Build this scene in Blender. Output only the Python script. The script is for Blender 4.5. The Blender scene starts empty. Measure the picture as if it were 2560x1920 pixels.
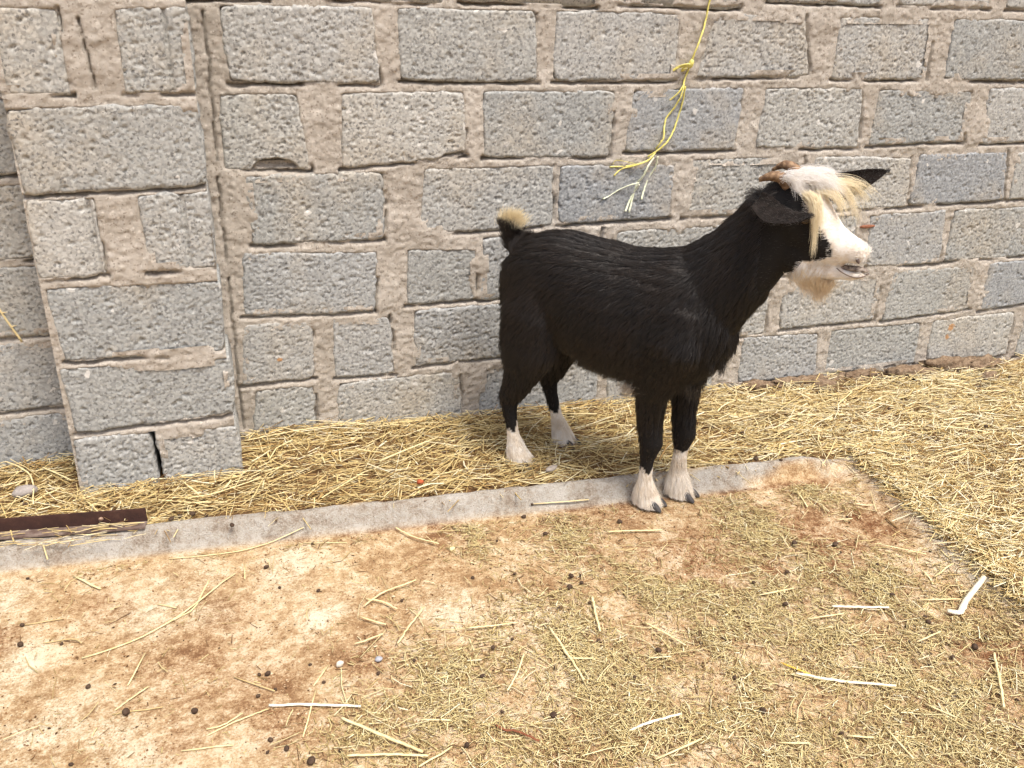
import bpy, bmesh, math, random
import numpy as np
from mathutils import Vector, Matrix

random.seed(7)
rng = np.random.default_rng(11)
scene = bpy.context.scene
C = scene.collection

# ------------------------------------------------------------------ camera
cam_data = bpy.data.cameras.new('camera')
cam = bpy.data.objects.new('camera', cam_data)
C.objects.link(cam)
pitch, roll, yaw = math.radians(23.192), math.radians(1.081), math.radians(18.298)
fwd = Vector((math.sin(yaw)*math.cos(pitch), math.cos(yaw)*math.cos(pitch), -math.sin(pitch)))
right = Vector((math.cos(yaw), -math.sin(yaw), 0))
up = right.cross(fwd)
r2 = right*math.cos(roll) + up*math.sin(roll)
u2 = up*math.cos(roll) - right*math.sin(roll)
m3 = Matrix((r2, u2, -fwd)).transposed()
cam.matrix_world = Matrix.Translation((0, -2.5258, 1.24)) @ m3.to_4x4()
cam_data.sensor_width = 36
cam_data.lens = 2225.73/2560*36
cam_data.clip_start = 0.05
cam_data.clip_end = 500
scene.camera = cam

# ------------------------------------------------------------------ light (bright overcast, soft sun from the right)
SUN_EL, SUN_AZ = math.radians(66), math.radians(158)     # azimuth clockwise from +y (into the wall)
world = bpy.data.worlds.new('World')
scene.world = world
world.use_nodes = True
wn = world.node_tree.nodes
sky = wn.new('ShaderNodeTexSky')
sky.sky_type = 'NISHITA'
sky.sun_disc = False
sky.sun_elevation = SUN_EL
sky.sun_rotation = SUN_AZ
sky.air_density = 1.0
sky.dust_density = 7.0
sky.ozone_density = 0.6
wn['Background'].inputs['Strength'].default_value = 0.10
world.node_tree.links.new(sky.outputs[0], wn['Background'].inputs['Color'])
sun_data = bpy.data.lights.new('sun', 'SUN')
sun_data.energy = 1.5
sun_data.angle = math.radians(16)
sun_data.color = (1.0, 0.95, 0.87)
sun = bpy.data.objects.new('sun', sun_data)
C.objects.link(sun)
sdir = Vector((math.sin(SUN_AZ)*math.cos(SUN_EL), math.cos(SUN_AZ)*math.cos(SUN_EL), math.sin(SUN_EL)))
sun.rotation_euler = sdir.to_track_quat('Z', 'Y').to_euler()
sun.location = (2, -3, 5)
vs = scene.view_settings
vs.view_transform = 'Standard'
vs.look = 'None'
vs.gamma = 1
vs.use_curve_mapping = False
vs.exposure = 1.02
scene.cycles.use_denoising = True
scene.cycles.max_bounces = 8
scene.cycles.diffuse_bounces = 6
scene.cycles.glossy_bounces = 2

# ------------------------------------------------------------------ helpers
def tag(o, label=None, cat=None, group=None, kind=None):
    if label: o['label'] = label
    if cat: o['category'] = cat
    if group: o['group'] = group
    if kind: o['kind'] = kind
    return o

def empty(name, loc=(0, 0, 0), rz=0):
    o = bpy.data.objects.new(name, None)
    o.location = loc
    o.rotation_euler = (0, 0, rz)
    o.empty_display_size = 0.1
    C.objects.link(o)
    return o

def add_mesh(name, verts, faces, mat, parent=None, smooth=True):
    """faces: int array (n,3) or (n,4) or list of such arrays"""
    if not isinstance(faces, list): faces = [faces]
    faces = [np.asarray(f, dtype=np.int32) for f in faces if len(f)]
    me = bpy.data.meshes.new(name)
    v = np.asarray(verts, dtype=np.float32)
    me.vertices.add(len(v))
    me.vertices.foreach_set('co', v.ravel())
    tot = np.concatenate([np.full(len(f), f.shape[1], dtype=np.int32) for f in faces])
    idx = np.concatenate([f.ravel() for f in faces])
    start = np.concatenate([[0], np.cumsum(tot)[:-1]]).astype(np.int32)
    me.loops.add(len(idx))
    me.loops.foreach_set('vertex_index', idx)
    me.polygons.add(len(tot))
    me.polygons.foreach_set('loop_start', start)
    me.polygons.foreach_set('loop_total', tot)
    me.polygons.foreach_set('use_smooth', np.full(len(tot), smooth, dtype=bool))
    me.update(calc_edges=True)
    me.validate()
    if mat is not None: me.materials.append(mat)
    o = bpy.data.objects.new(name, me)
    C.objects.link(o)
    if parent is not None: o.parent = parent
    return o

def vattr(o, name, arr):
    a = o.data.attributes.new(name, 'FLOAT', 'POINT')
    a.data.foreach_set('value', np.asarray(arr, dtype=np.float32).ravel())

def hsh(ix, iy, seed):
    h = (ix.astype(np.int64)*374761393 + iy.astype(np.int64)*668265263 + seed*1442695041) & 0xFFFFFFFF
    h = ((h ^ (h >> 13))*1274126177) & 0xFFFFFFFF
    h = ((h ^ (h >> 16))*2246822519) & 0xFFFFFFFF
    return ((h ^ (h >> 15)) & 0xFFFFFF)/float(0x1000000)

def vnoise(x, y, seed=0):
    x0 = np.floor(x); y0 = np.floor(y)
    fx = x-x0; fy = y-y0
    fx = fx*fx*(3-2*fx); fy = fy*fy*(3-2*fy)
    a = hsh(x0, y0, seed); b = hsh(x0+1, y0, seed); c = hsh(x0, y0+1, seed); d = hsh(x0+1, y0+1, seed)
    return (a*(1-fx)+b*fx)*(1-fy)+(c*(1-fx)+d*fx)*fy

def fbm(x, y, seed=0, oct=4):
    s = 0; a = .5; t = 0
    for k in range(oct):
        s = s+a*vnoise(x*2**k, y*2**k, seed+k*17); t += a; a *= .5
    return s/t

def worley(x, y, seed=0):
    x0 = np.floor(x); y0 = np.floor(y)
    best = np.full(np.shape(x), 9.0); rid = np.zeros(np.shape(x))
    for i in (-1, 0, 1):
        for j in (-1, 0, 1):
            cx = x0+i; cy = y0+j
            px = cx+hsh(cx, cy, seed); py = cy+hsh(cx, cy, seed+5)
            d = np.hypot(px-x, py-y)
            m = d < best
            best = np.where(m, d, best); rid = np.where(m, hsh(cx, cy, seed+9), rid)
    return best, rid

def sstep(a, b, x):
    t = np.clip((x-a)/(b-a), 0, 1)
    return t*t*(3-2*t)

def grid_faces(nx, ny):
    i = np.arange(nx-1); j = np.arange(ny-1)
    a = (j[:, None]*nx+i[None, :]).ravel()
    return np.stack([a, a+1, a+nx+1, a+nx], 1)

# ------------------------------------------------------------------ materials
class M:
    """tiny node-tree builder"""
    def __init__(s, name, rough=.9, spec=.2):
        s.m = bpy.data.materials.new(name); s.m.use_nodes = True
        s.nt = s.m.node_tree; s.n = s.nt.nodes; s.bs = s.n['Principled BSDF']
        s.bs.inputs['Roughness'].default_value = rough
        s.bs.inputs['Specular IOR Level'].default_value = spec
    def node(s, t, **kw):
        n = s.n.new(t)
        for k, v in kw.items():
            if k in n.inputs: n.inputs[k].default_value = v
            else: setattr(n, k, v)
        return n
    def link(s, a, b): s.nt.links.new(a, b)
    def pos(s): return s.node('ShaderNodeNewGeometry').outputs['Position']
    def noise(s, scale, detail=4, rough=.6, vec=None):
        n = s.node('ShaderNodeTexNoise'); n.inputs['Scale'].default_value = scale
        n.inputs['Detail'].default_value = detail; n.inputs['Roughness'].default_value = rough
        s.link(vec if vec is not None else s.pos(), n.inputs['Vector'])
        return n.outputs['Fac']
    def voro(s, scale, out='Distance', vec=None):
        n = s.node('ShaderNodeTexVoronoi'); n.inputs['Scale'].default_value = scale
        s.link(vec if vec is not None else s.pos(), n.inputs['Vector'])
        return n.outputs[out]
    def ramp(s, fac, *stops):
        n = s.node('ShaderNodeValToRGB'); e = n.color_ramp.elements
        while len(e) < len(stops): e.new(.5)
        for el, (p, c) in zip(e, stops):
            el.position = p; el.color = (c, c, c, 1) if not isinstance(c, tuple) else c+(1,)
        s.link(fac, n.inputs['Fac'])
        return n.outputs['Color']
    def mix(s, fac, a, b, mode='MIX'):
        n = s.node('ShaderNodeMix', data_type='RGBA', blend_type=mode)
        for sock, v in ((n.inputs[0], fac), (n.inputs[6], a), (n.inputs[7], b)):
            if isinstance(v, (int, float)): sock.default_value = v
            elif isinstance(v, tuple): sock.default_value = v+(1,)
            else: s.link(v, sock)
        return n.outputs[2]
    def math(s, op, a, b=0.0):
        n = s.node('ShaderNodeMath', operation=op)
        for sock, v in ((n.inputs[0], a), (n.inputs[1], b)):
            if isinstance(v, (int, float)): sock.default_value = v
            else: s.link(v, sock)
        return n.outputs[0]
    def attr(s, name): return s.node('ShaderNodeAttribute', attribute_name=name).outputs['Fac']
    def rnd(s): return s.node('ShaderNodeObjectInfo').outputs['Random']
    def bump(s, h, dist=.002, strength=1.0):
        n = s.node('ShaderNodeBump'); n.inputs['Distance'].default_value = dist
        n.inputs['Strength'].default_value = strength
        s.link(h, n.inputs['Height']); s.link(n.outputs[0], s.bs.inputs['Normal'])
    def color(s, c):
        if isinstance(c, tuple): s.bs.inputs['Base Color'].default_value = c+(1,)
        else: s.link(c, s.bs.inputs['Base Color'])
        return s.m

def mat_block():
    b = M('concrete_block', .95, .1)
    r = b.rnd()
    base = b.ramp(r, (0, (.33, .345, .345)), (.3, (.40, .405, .39)), (.55, (.315, .335, .355)), (.75, (.43, .43, .41)), (1, (.36, .375, .38)))
    c = b.mix(b.ramp(b.noise(3.2, 5, .65), (.50, 0), (.70, .75)), base, (.42, .385, .325))       # dust
    c = b.mix(b.ramp(b.voro(170, 'Color'), (.0, 0), (1, 1)), b.mix(1.0, c, (.68, .68, .68), 'MULTIPLY'), b.mix(1.0, c, (1.30, 1.29, 1.27), 'MULTIPLY'))  # aggregate grains
    c = b.mix(b.ramp(b.voro(190, 'Color'), (.80, 0), (.84, .7)), c, (.15, .15, .15))            # dark specks, painted-in shade of open pits
    c = b.mix(b.ramp(b.voro(62, 'Color'), (.93, 0), (.95, .8)), c, (.66, .65, .62))               # pale stones
    for (x, z, rad) in ((2.583, .135, .022), (2.572, .100, .016), (.114, .264, .012)):            # old orange paint spots
        d = b.node('ShaderNodeVectorMath', operation='DISTANCE'); d.inputs[1].default_value = (x, -.008, z)
        b.link(b.pos(), d.inputs[0])
        k = b.math('ADD', d.outputs['Value'], b.math('MULTIPLY', b.math('SUBTRACT', b.noise(90, 3), .5), rad*1.6))
        c = b.mix(b.ramp(b.math('DIVIDE', k, rad), (.45, .75), (.7, 0)), c, (.50, .25, .08))
    b.bump(b.noise(420, 3, .7), .0015, .8)
    return b.color(c)

def mat_mortar():
    b = M('mortar', .95, .1)
    c = b.ramp(b.noise(6, 5, .65), (.3, (.42, .385, .335)), (.5, (.51, .47, .415)), (.7, (.60, .565, .51)))
    c = b.mix(b.ramp(b.noise(75, 5, .75), (.46, .0), (.70, .5)), c, (.36, .305, .25))
    c = b.mix(b.ramp(b.voro(190, 'Color'), (.80, 0), (.84, .6)), c, (.66, .62, .56))
    c = b.mix(b.ramp(b.voro(230, 'Color'), (.80, 0), (.84, .55)), c, (.22, .18, .145))
    b.bump(b.noise(260, 5, .8), .0045, 1.0)
    return b.color(c)

def mat_soil():
    b = M('soil', .95, .1)
    c = b.ramp(b.noise(14, 5, .7), (.3, (.17, .095, .05)), (.5, (.27, .165, .085)), (.72, (.42, .29, .14)))
    b.bump(b.noise(150, 5, .75), .006, .9)
    return b.color(c)

def mat_slab():
    b = M('stained_slab', .9, .15)
    n1 = b.noise(7, 6, .70); n2 = b.noise(42, 6, .78); n3 = b.noise(210, 4, .75)
    mixn = b.math('ADD', b.math('MULTIPLY', n1, .34), b.math('ADD', b.math('MULTIPLY', n2, .38), b.math('MULTIPLY', n3, .28)))
    c = b.ramp(mixn, (.43, (.31, .19, .095)), (.475, (.46, .31, .165)), (.515, (.56, .42, .25)), (.57, (.70, .60, .43)))
    rust = b.math('MULTIPLY', b.attr('rust'), b.ramp(mixn, (.44, 1.0), (.57, .25)))
    c = b.mix(rust, c, b.mix(b.ramp(mixn, (.45, 0), (.55, 1)), (.15, .062, .028), (.40, .215, .10)))
    wh = b.math('MULTIPLY', b.attr('pale'), b.ramp(b.math('ADD', b.math('MULTIPLY', n1, .6), b.math('MULTIPLY', n3, .4)), (.40, 0.0), (.58, 1.0)))
    c = b.mix(b.math('MULTIPLY', wh, .85), c, b.mix(b.ramp(mixn, (.45, 0), (.54, 1)), (.47, .37, .23), (.76, .70, .55)))
    kc = b.ramp(mixn, (.43, (.25, .20, .155)), (.49, (.37, .335, .285)), (.58, (.47, .45, .415)))
    c = b.mix(b.attr('kerb'), c, kc)
    c = b.mix(b.ramp(b.voro(70, 'Distance'), (.07, .75), (.12, 0)), c, (.13, .08, .05))
    b.bump(b.math('ADD', b.math('MULTIPLY', n2, .7), b.math('MULTIPLY', n3, .5)), .009, 1.0)
    return b.color(c)

def mat_straw(name='straw', dull=False):
    b = M(name, .6, .35)
    t = b.attr('tone')
    if dull: c = b.ramp(t, (0, (.16, .09, .04)), (.25, (.42, .31, .13)), (.55, (.64, .53, .26)), (.85, (.77, .68, .40)), (1, (.85, .80, .58)))
    else: c = b.ramp(t, (0, (.13, .07, .03)), (.2, (.42, .27, .10)), (.5, (.70, .55, .25)), (.8, (.82, .71, .41)), (1, (.88, .82, .60)))
    return b.color(c)

def mat_simple(name, col, rough=.8, spec=.2, var=None, scale=40, bump=0, bscale=200):
    b = M(name, rough, spec)
    c = col
    if var is not None: c = b.mix(b.ramp(b.noise(scale, 5, .65), (.38, 0), (.64, 1)), col, var)
    if bump: b.bump(b.noise(bscale, 4, .7), bump, .9)
    return b.color(c)

def mat_hair(name, c0, c1, rough=.5, spec=.35, stain=None, scale=30):
    b = M(name, rough, spec)
    r = b.node('ShaderNodeHairInfo').outputs['Random']
    c = b.mix(r, c0, c1)
    if stain: c = b.mix(b.math('MULTIPLY', b.ramp(b.noise(scale, 4, .65), (.42, 0), (.64, 1)), .45), c, stain)
    return b.color(c)

MB, MM, MS, MSL = mat_block(), mat_mortar(), mat_soil(), mat_slab()
MST, MCH = mat_straw(), mat_straw('chaff', True)

# ------------------------------------------------------------------ ground, slab, straw bed
def kerb_y(x): return -0.41-0.079*x                      # outer top line of the kerb along the back of the slab
SLAB_RX, SLAB_RK = 1.752, 0.118                          # right edge: x = SLAB_RX + SLAB_RK*(y+0.57)
def slab_rx(y): return SLAB_RX+SLAB_RK*(y+0.57)

def bed_z(x, y):
    z = 0.012*(fbm(x*4, y*4, 31)-.5)+.014*(fbm(x*14, y*14, 32)-.5)
    z = z+0.035*np.exp(-((x+.1)/.75)**2)*sstep(-.45, -.02, y)      # heaped by the pilaster
    z = z-0.02*sstep(1.4, 2.8, x)
    return z-.006

def build_ground():
    xs = np.concatenate([np.linspace(-40, -2.2, 14), np.arange(-2.1, 4.6, .025), np.linspace(4.8, 40, 14)])
    ys = np.concatenate([np.linspace(-40, -3.6, 14), np.arange(-3.5, .1, .025), np.linspace(.2, 40, 14)])
    X, Y = np.meshgrid(xs, ys)
    Z = bed_z(X, Y)-.012
    near = sstep(-3, -2, X)*sstep(5.4, 4.4, X)*sstep(-4.4, -3.4, Y)
    Z = Z*near-.02*(1-near)
    ins = np.minimum(kerb_y(X)-Y, slab_rx(Y)-X)            # drop under the slab
    Z = Z-.12*sstep(.02, .05, ins)*(X > -6)*(Y > -6)
    o = add_mesh('ground', np.stack([X, Y, Z], -1).reshape(-1, 3), grid_faces(len(xs), len(ys)), MS)
    tag(o, 'brown earth under the straw in front of the wall', None, None, 'structure')

WHITE_PATCH=[(-0.245,-0.736,0.072,0.115),(-0.178,-0.649,0.075,0.125),(0.056,-0.64,0.067,0.112),(0.121,-0.845,0.062,0.096),(-0.551,-0.575,0.063,0.11),(-0.44,-1.012,0.096,0.135),(-0.294,-1.105,0.068,0.092),(-0.5,-0.833,0.057,0.089),(0.602,-0.953,0.075,0.114),(0.392,-0.873,0.064,0.099)]
RUST_PATCH=[(-0.346,-0.671,0.062,0.104),(-0.156,-0.936,0.114,0.162),(-0.04,-1.028,0.112,0.152),(-0.188,-1.137,0.077,0.102),(-0.546,-0.712,0.04,0.067),(-0.078,-0.803,0.082,0.126),(0.014,-1.15,0.08,0.104),(1.032,-0.887,0.105,0.172),(1.399,-0.908,0.134,0.23),(1.189,-0.954,0.093,0.155),(0.78,-0.704,0.073,0.125),(0.962,-0.561,0.078,0.145),(0.448,-0.488,0.088,0.156),(1.503,-1.373,0.082,0.129),(1.576,-0.866,0.076,0.143),(0.197,-1.013,0.078,0.11),(1.357,-1.556,0.055,0.08)]
CHAFF=[(0.614,-1.153,0.196,0.252),(0.908,-1.114,0.209,0.287),(1.21,-1.116,0.197,0.291),(1.209,-1.361,0.217,0.289),(0.852,-1.403,0.199,0.24),(0.574,-1.368,0.175,0.205),(0.356,-1.175,0.139,0.177),(0.2,-1.255,0.113,0.138),(1.259,-0.844,0.11,0.191),(0.768,-0.767,0.094,0.156),(1.208,-1.561,0.134,0.175),(1.433,-1.164,0.133,0.213),(0.498,-0.643,0.059,0.103),(1.523,-0.67,0.081,0.158)]
BARE=[(0.786,-1.034,0.053,0.081),(0.856,-1.326,0.038,0.052),(0.55,-1.312,0.031,0.041),(1.138,-1.49,0.041,0.057),(0.753,-1.469,0.052,0.065),(0.407,-0.764,0.101,0.16),(0.53,-1.001,0.041,0.062)]

def blob(x, y, L, k=1.0):
    s = np.zeros(np.shape(x))
    for cx, cy, rx, ry in L:
        s = np.maximum(s, np.exp(-(((x-cx)/(rx*k))**2+((y-cy)/(ry*k))**2)))
    return s

def slab_z(x, y):
    d = kerb_y(x)-y+.012*(fbm(x*6, y*0+3, 41)-.5)          # distance inside the outer top line
    dr = slab_rx(y)-x+.03*(fbm(y*7, y*0+9, 42)-.5)
    fl = -.040+.006*(fbm(x*5, y*5, 43)-.5)+.004*(fbm(x*22, y*22, 44)-.5)
    w = .012+.02*(fbm(x*3, y*0+1, 45)-.5)
    top = .010+.008*(fbm(x*9, y*9, 46)-.5)
    k = 1-sstep(.034, .034+w+.035, d)
    k = k*(1-.55*sstep(.20, .03, dr))
    z = fl+(top-fl)*k
    z = z+.024*(1-sstep(.0, .11, dr))*(1-k)+k*.007*(fbm(x*30, y*30, 48)-.5)
    ck = .032+.012*(fbm(x*8, x*0+5, 49)-.5)+.006*(fbm(x*40, x*0, 50)-.5)
    z = z-.008*np.exp(-((d-ck)/.004)**2)*sstep(.42, .55, fbm(x*5, x*0+8, 53))
    z = z-.03*sstep(.035, -.01, d)**2-.008*sstep(.015, -.01, dr)**2     # rounded outer edges
    return z, k

def build_slab():
    t = np.concatenate([[-.02, -.012, -.004], np.arange(.0, 1.5, .009), np.linspace(1.53, 5, 40)])
    s = np.concatenate([np.linspace(-5, -1.05, 30), np.arange(-1.0, 1.7, .009)])
    sn = (s+5)/(s[-1]+5)
    T, Sn = np.meshgrid(t, sn)
    # map: y from kerb line, x stretched so that the last column follows the right edge
    Y = np.zeros_like(T); X = np.zeros_like(T)
    xr = SLAB_RX+.015
    X = -5+(xr+5)*Sn
    for _ in range(3):
        Y = kerb_y(X)-T
        X = -5+(slab_rx(Y)+.012+5)*Sn
    # round the far right corner
    d = kerb_y(X)-Y; dr = slab_rx(Y)-X
    r = .07
    cx = np.clip(r-dr, 0, None); cy = np.clip(r-d, 0, None)
    h = np.hypot(cx, cy); f = np.where(h > r, r/np.maximum(h, 1e-6), 1.0)
    both = (cx > 0) & (cy > 0)
    X = np.where(both, X-cx*(1-f), X); Y = np.where(both, Y-cy*(1-f), Y)
    jig = .012*(fbm(X*11, Y*11, 47)-.5)
    edge = sstep(.06, .0, np.minimum(d, dr))
    X = X+jig*edge*(dr < .06); Y = Y+jig*edge*(d < .06)
    Z, k = slab_z(X, Y)
    n1, n0 = T.shape[1], T.shape[0]
    V = np.stack([X, Y, Z], -1)
    # skirt down along back edge (first column t) and right edge (last row)
    sk = V[:, 0].copy(); sk[:, 2] = -.18; sk[:, 1] += .004
    sk2 = V[-1, :].copy(); sk2[:, 2] = -.18; sk2[:, 0] += .004
    verts = np.concatenate([V.reshape(-1, 3), sk, sk2])
    F = grid_faces(n1, n0)[:, ::-1]
    b0 = n0*n1; i = np.arange(n0-1)
    f1 = np.stack([i*n1, (i+1)*n1, b0+i+1, b0+i], 1)
    b1 = b0+n0; j = np.arange(n1-1); a = (n0-1)*n1
    f2 = np.stack([a+j, a+j+1, b1+j+1, b1+j], 1)
    o = add_mesh('concrete_slab', verts, [np.concatenate([F, f1, f2])], MSL)
    def ext(A): return np.concatenate([A.ravel(), A[:, 0], A[-1, :]])
    wob = .09*(fbm(X*9+Y*5, Y*9, 51)-.5)+.05*(fbm(X*30, Y*30, 56)-.5)
    rust = np.clip(blob(X+wob, Y-wob, RUST_PATCH, 1.0)*np.where(X < .3, .75, 1.1), 0, 1)
    rust = np.maximum(rust, .95*np.exp(-((kerb_y(X)-Y-.092)/.016)**2)*sstep(-.2, .5, X)*sstep(.25, .5, fbm(X*6, X*0, 54)))       # dirt along the foot of the kerb
    pale = np.clip(blob(X-wob, Y+wob, WHITE_PATCH, .9)*1.2, 0, 1)
    pale = np.maximum(pale, .9*sstep(.09, .02, slab_rx(Y)-X)*sstep(-.8, -1.1, Y))
    dk = fbm(X*4, Y*10, 52)
    kk = np.clip(np.maximum(sstep(.105, .070, kerb_y(X)-Y), .55*sstep(.07, .02, slab_rx(Y)-X))*sstep(.30, .50, dk+.10), 0, 1)
    vattr(o, 'rust', ext(rust)); vattr(o, 'pale', ext(pale)); vattr(o, 'kerb', ext(kk))
    tag(o, 'low concrete slab with a raised kerb along its back, stained rusty brown', None, None, 'structure')

BARE += [(1.02, -.74, .16, .10), (1.45, -.80, .12, .10), (1.62, -.95, .08, .16)]
build_ground()
build_slab()

# ------------------------------------------------------------------ block wall
def make_block(parent, quad, yf, depth, seed, res=.0035, proud=0.0, grooves=(), chip=None, name='block'):
    TL, TR, BR, BL = [np.array(q, float) for q in quad]
    L = np.linalg.norm(TR-TL); Hh = np.linalg.norm(TL-BL)
    nx = max(6, int(L/res)); nz = max(5, int(Hh/res))
    s = np.linspace(0, 1, nx); t = np.linspace(0, 1, nz)
    Sg, Tg = np.meshgrid(s, t)
    a = 2*Sg-1; b = 2*Tg-1
    P = ((1-Sg)*(1-Tg))[..., None]*BL+(Sg*(1-Tg))[..., None]*BR+(Sg*Tg)[..., None]*TR+((1-Sg)*Tg)[..., None]*TL
    X = P[..., 0]; Z = P[..., 1]
    o1 = seed*13.7
    corner = (np.abs(a)**9)*(np.abs(b)**5)
    cr = .001+.008*hsh(np.sign(a)+3, np.sign(b)+3, seed)
    X = X-a*corner*cr; Z = Z-b*corner*cr
    X = X+np.abs(a)**12*.013*(fbm(Z*38+o1, Z*0+seed, 3)-.5)
    Z = Z+np.abs(b)**8*.013*(fbm(X*30+o1, X*0+seed+.5, 4)-.5)
    if chip is not None:                                    # bite out of the lower edge
        cxp, cw, ch = chip
        Z = Z+(1-Tg)**3*ch*np.clip(1-((X-cxp)/cw)**2, 0, 1)**.6
    de = np.minimum(np.minimum(Sg, 1-Sg)*L, np.minimum(Tg, 1-Tg)*Hh)
    vr = .7+.6*((seed*37) % 10)/10                          # coarse and fine castings
    f1, rid = worley(X*150/vr+o1, Z*165/vr, seed)
    f2, rid2 = worley(X*60+o1, Z*78, seed+3)
    grain = (1-np.clip(f1/.62, 0, 1)**2)*.0013*vr-np.where(rid < .18, .0045*vr, 0)*(1-np.clip(f1/.6, 0, 1)**2)
    grain = grain-np.where(rid2 < .07, .0050, 0)*(1-np.clip(f2/.55, 0, 1)**2)
    broad = .004*(fbm(X*9+o1, Z*9, seed+6)-.5)
    y = yf-proud-grain-broad
    rr = .004+.006*fbm(X*22+o1, Z*22, seed+7)
    y = y+np.clip(1-de/rr, 0, 1)**2*(.003+.008*fbm(X*35+o1, Z*35, seed+12))
    for g0, g1, gd in grooves:
        y = y+gd*sstep(g0-.004, g0+.003, X)*sstep(g1+.004, g1-.003, X)
    V = np.stack([X, y, Z], -1).reshape(-1, 3)
    F = grid_faces(nx, nz)
    ring = np.concatenate([np.arange(nx), nx*np.arange(1, nz)+nx-1, (nz-1)*nx+np.arange(nx-2, -1, -1), nx*np.arange(nz-2, 0, -1)])
    n0 = len(V); n = len(ring)
    sk = []; fs = []
    prev = ring
    steps = [.02, depth] if depth < .1 else [.02, .08, .14, depth]
    for k, dd in enumerate(steps):
        q = V[ring].copy(); q[:, 1] = yf+dd
        if depth > .1: q[:, 0] += .003*(fbm(q[:, 2]*40+o1, q[:, 1]*40, seed+8)-.5)
        sk.append(q)
        cur = n0+k*n+np.arange(n)
        fs.append(np.stack([prev, cur, np.roll(cur, -1), np.roll(prev, -1)], 1))
        prev = cur
    ctr = V.mean(0); ctr[1] = yf+depth
    V = np.concatenate([V]+sk+[ctr[None]])
    tri = np.stack([prev, np.full(n, len(V)-1), np.roll(prev, -1)], 1)
    return add_mesh(name, V, [np.concatenate([F]+fs), tri], MB, parent)

def wall_dist(X, Z, quads):
    """signed distance (+ inside a block) to the nearest block, distance below a bottom edge, distance off a side edge"""
    D = np.full(X.shape, -1.0); below = np.full(X.shape, 9.0); side = np.full(X.shape, 9.0); bid = np.zeros(X.shape)
    for n, q in enumerate(quads):
        TL, TR, BR, BL = [np.array(p, float) for p in q]
        def inw(A, B_):
            d = (B_-A)/np.linalg.norm(B_-A)
            return (X-A[0])*d[1]-(Z-A[1])*d[0]
        e = [inw(TL, TR), inw(TR, BR), inw(BR, BL), inw(BL, TL)]
        dm = np.minimum.reduce(e)
        D = np.maximum(D, dm)
        inx = np.minimum(e[1], e[3]) > -.006
        m = inx & (np.abs(e[2]) < .02)
        below = np.where(m & (np.abs(e[2]) < np.abs(below)), e[2], below)
        iny = np.minimum(e[0], e[2]) > -.003
        m2 = iny & (np.abs(e[1]) < .02)
        side = np.where(m2 & (np.abs(e[1]) < np.abs(side)), e[1], side)
        bid = np.where(m | m2, n, bid)
    return D, below, side, bid

def build_mortar(parent, quads, x0, x1, z0, z1, yf, res=.005, seed=0, flat=0.0, cracks=(), name='mortar', back=.2, core_in=.026, gap=None):
    xs = np.arange(x0, x1+1e-6, res); zs = np.arange(z0, z1+1e-6, res)
    X, Z = np.meshgrid(xs, zs)
    D, below, side, bid = wall_dist(X, Z, quads)
    smear = fbm(X*5.5, Z*8, seed+60)
    wf, wr = worley(X*75, Z*85, seed+67)
    y = yf-.0050-.007*(fbm(X*22, Z*26, seed+61)-.5)-.0065*(fbm(X*80, Z*95, seed+63, 3)-.5)-.013*(smear-.5)-.0018*(1-np.clip(wf/.6, 0, 1)**2)*(wr-.3)*2
    ledge = fbm(X*3, Z*12, seed+62)
    y = y-.012*np.clip(ledge-.55, 0, 1)
    gm = sstep(.32, .46, fbm(X*7+bid*3.3, Z*2, seed+64))
    jit = .006*(fbm(X*45, Z*45, seed+66)-.5)+.012*(fbm(X*14, Z*14, seed+68)-.5)
    gw = .0022+.004*fbm(X*18, Z*18, seed+69)
    y = y+gm*.030*np.exp(-((below+.003+jit)/gw)**2)*(.4+1.1*fbm(X*11, Z*3, seed+59))
    gs = sstep(.50, .60, fbm(X*3+bid*5.1, Z*9, seed+65))
    y = y+gs*.022*np.exp(-((side+.002+jit)/(gw*.8))**2)
    y = y+sstep(.003, .009, D)*.022*sstep(.63, .51, smear+.16*(fbm(X*60, Z*60, seed+58)-.5))
    for (ax, az), (bx, bz) in cracks:
        t = np.clip((Z-bz)/(az-bz), -1, 2); cxx = bx+(ax-bx)*t+.012*(fbm(Z*30, Z*0, seed+70)-.5)
        y = y+.02*np.exp(-((X-cxx)/.0028)**2)*(t > 0)*(t < 1)
    V = np.stack([X, y, Z], -1).reshape(-1, 3)
    F = grid_faces(len(xs), len(zs))
    Df = D.ravel()[F].min(1)
    keep = Df < .020
    if gap is not None:
        gx = gap(Z); inside = ((X > gx[0]) & (X < gx[1]) & (Z < gx[2])).ravel()
        keep &= ~inside[F].any(1)
    F = F[keep]
    used = np.unique(F); mp = np.full(len(V), -1); mp[used] = np.arange(len(used))
    V = V[used]; F = mp[F]
    # solid core behind
    n = len(V); 
    cv = np.array([(x, yy, z) for x in (x0+.002, x1-.002) for yy in (yf+core_in, yf+back) for z in (z0, z1)])
    cf = np.array([(0, 1, 3, 2), (4, 6, 7, 5), (0, 4, 5, 1), (2, 3, 7, 6), (1, 5, 7, 3), (0, 2, 6, 4)])+n
    return add_mesh(name, np.concatenate([V, cv]), np.concatenate([F, cf]), MM, parent)

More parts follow.
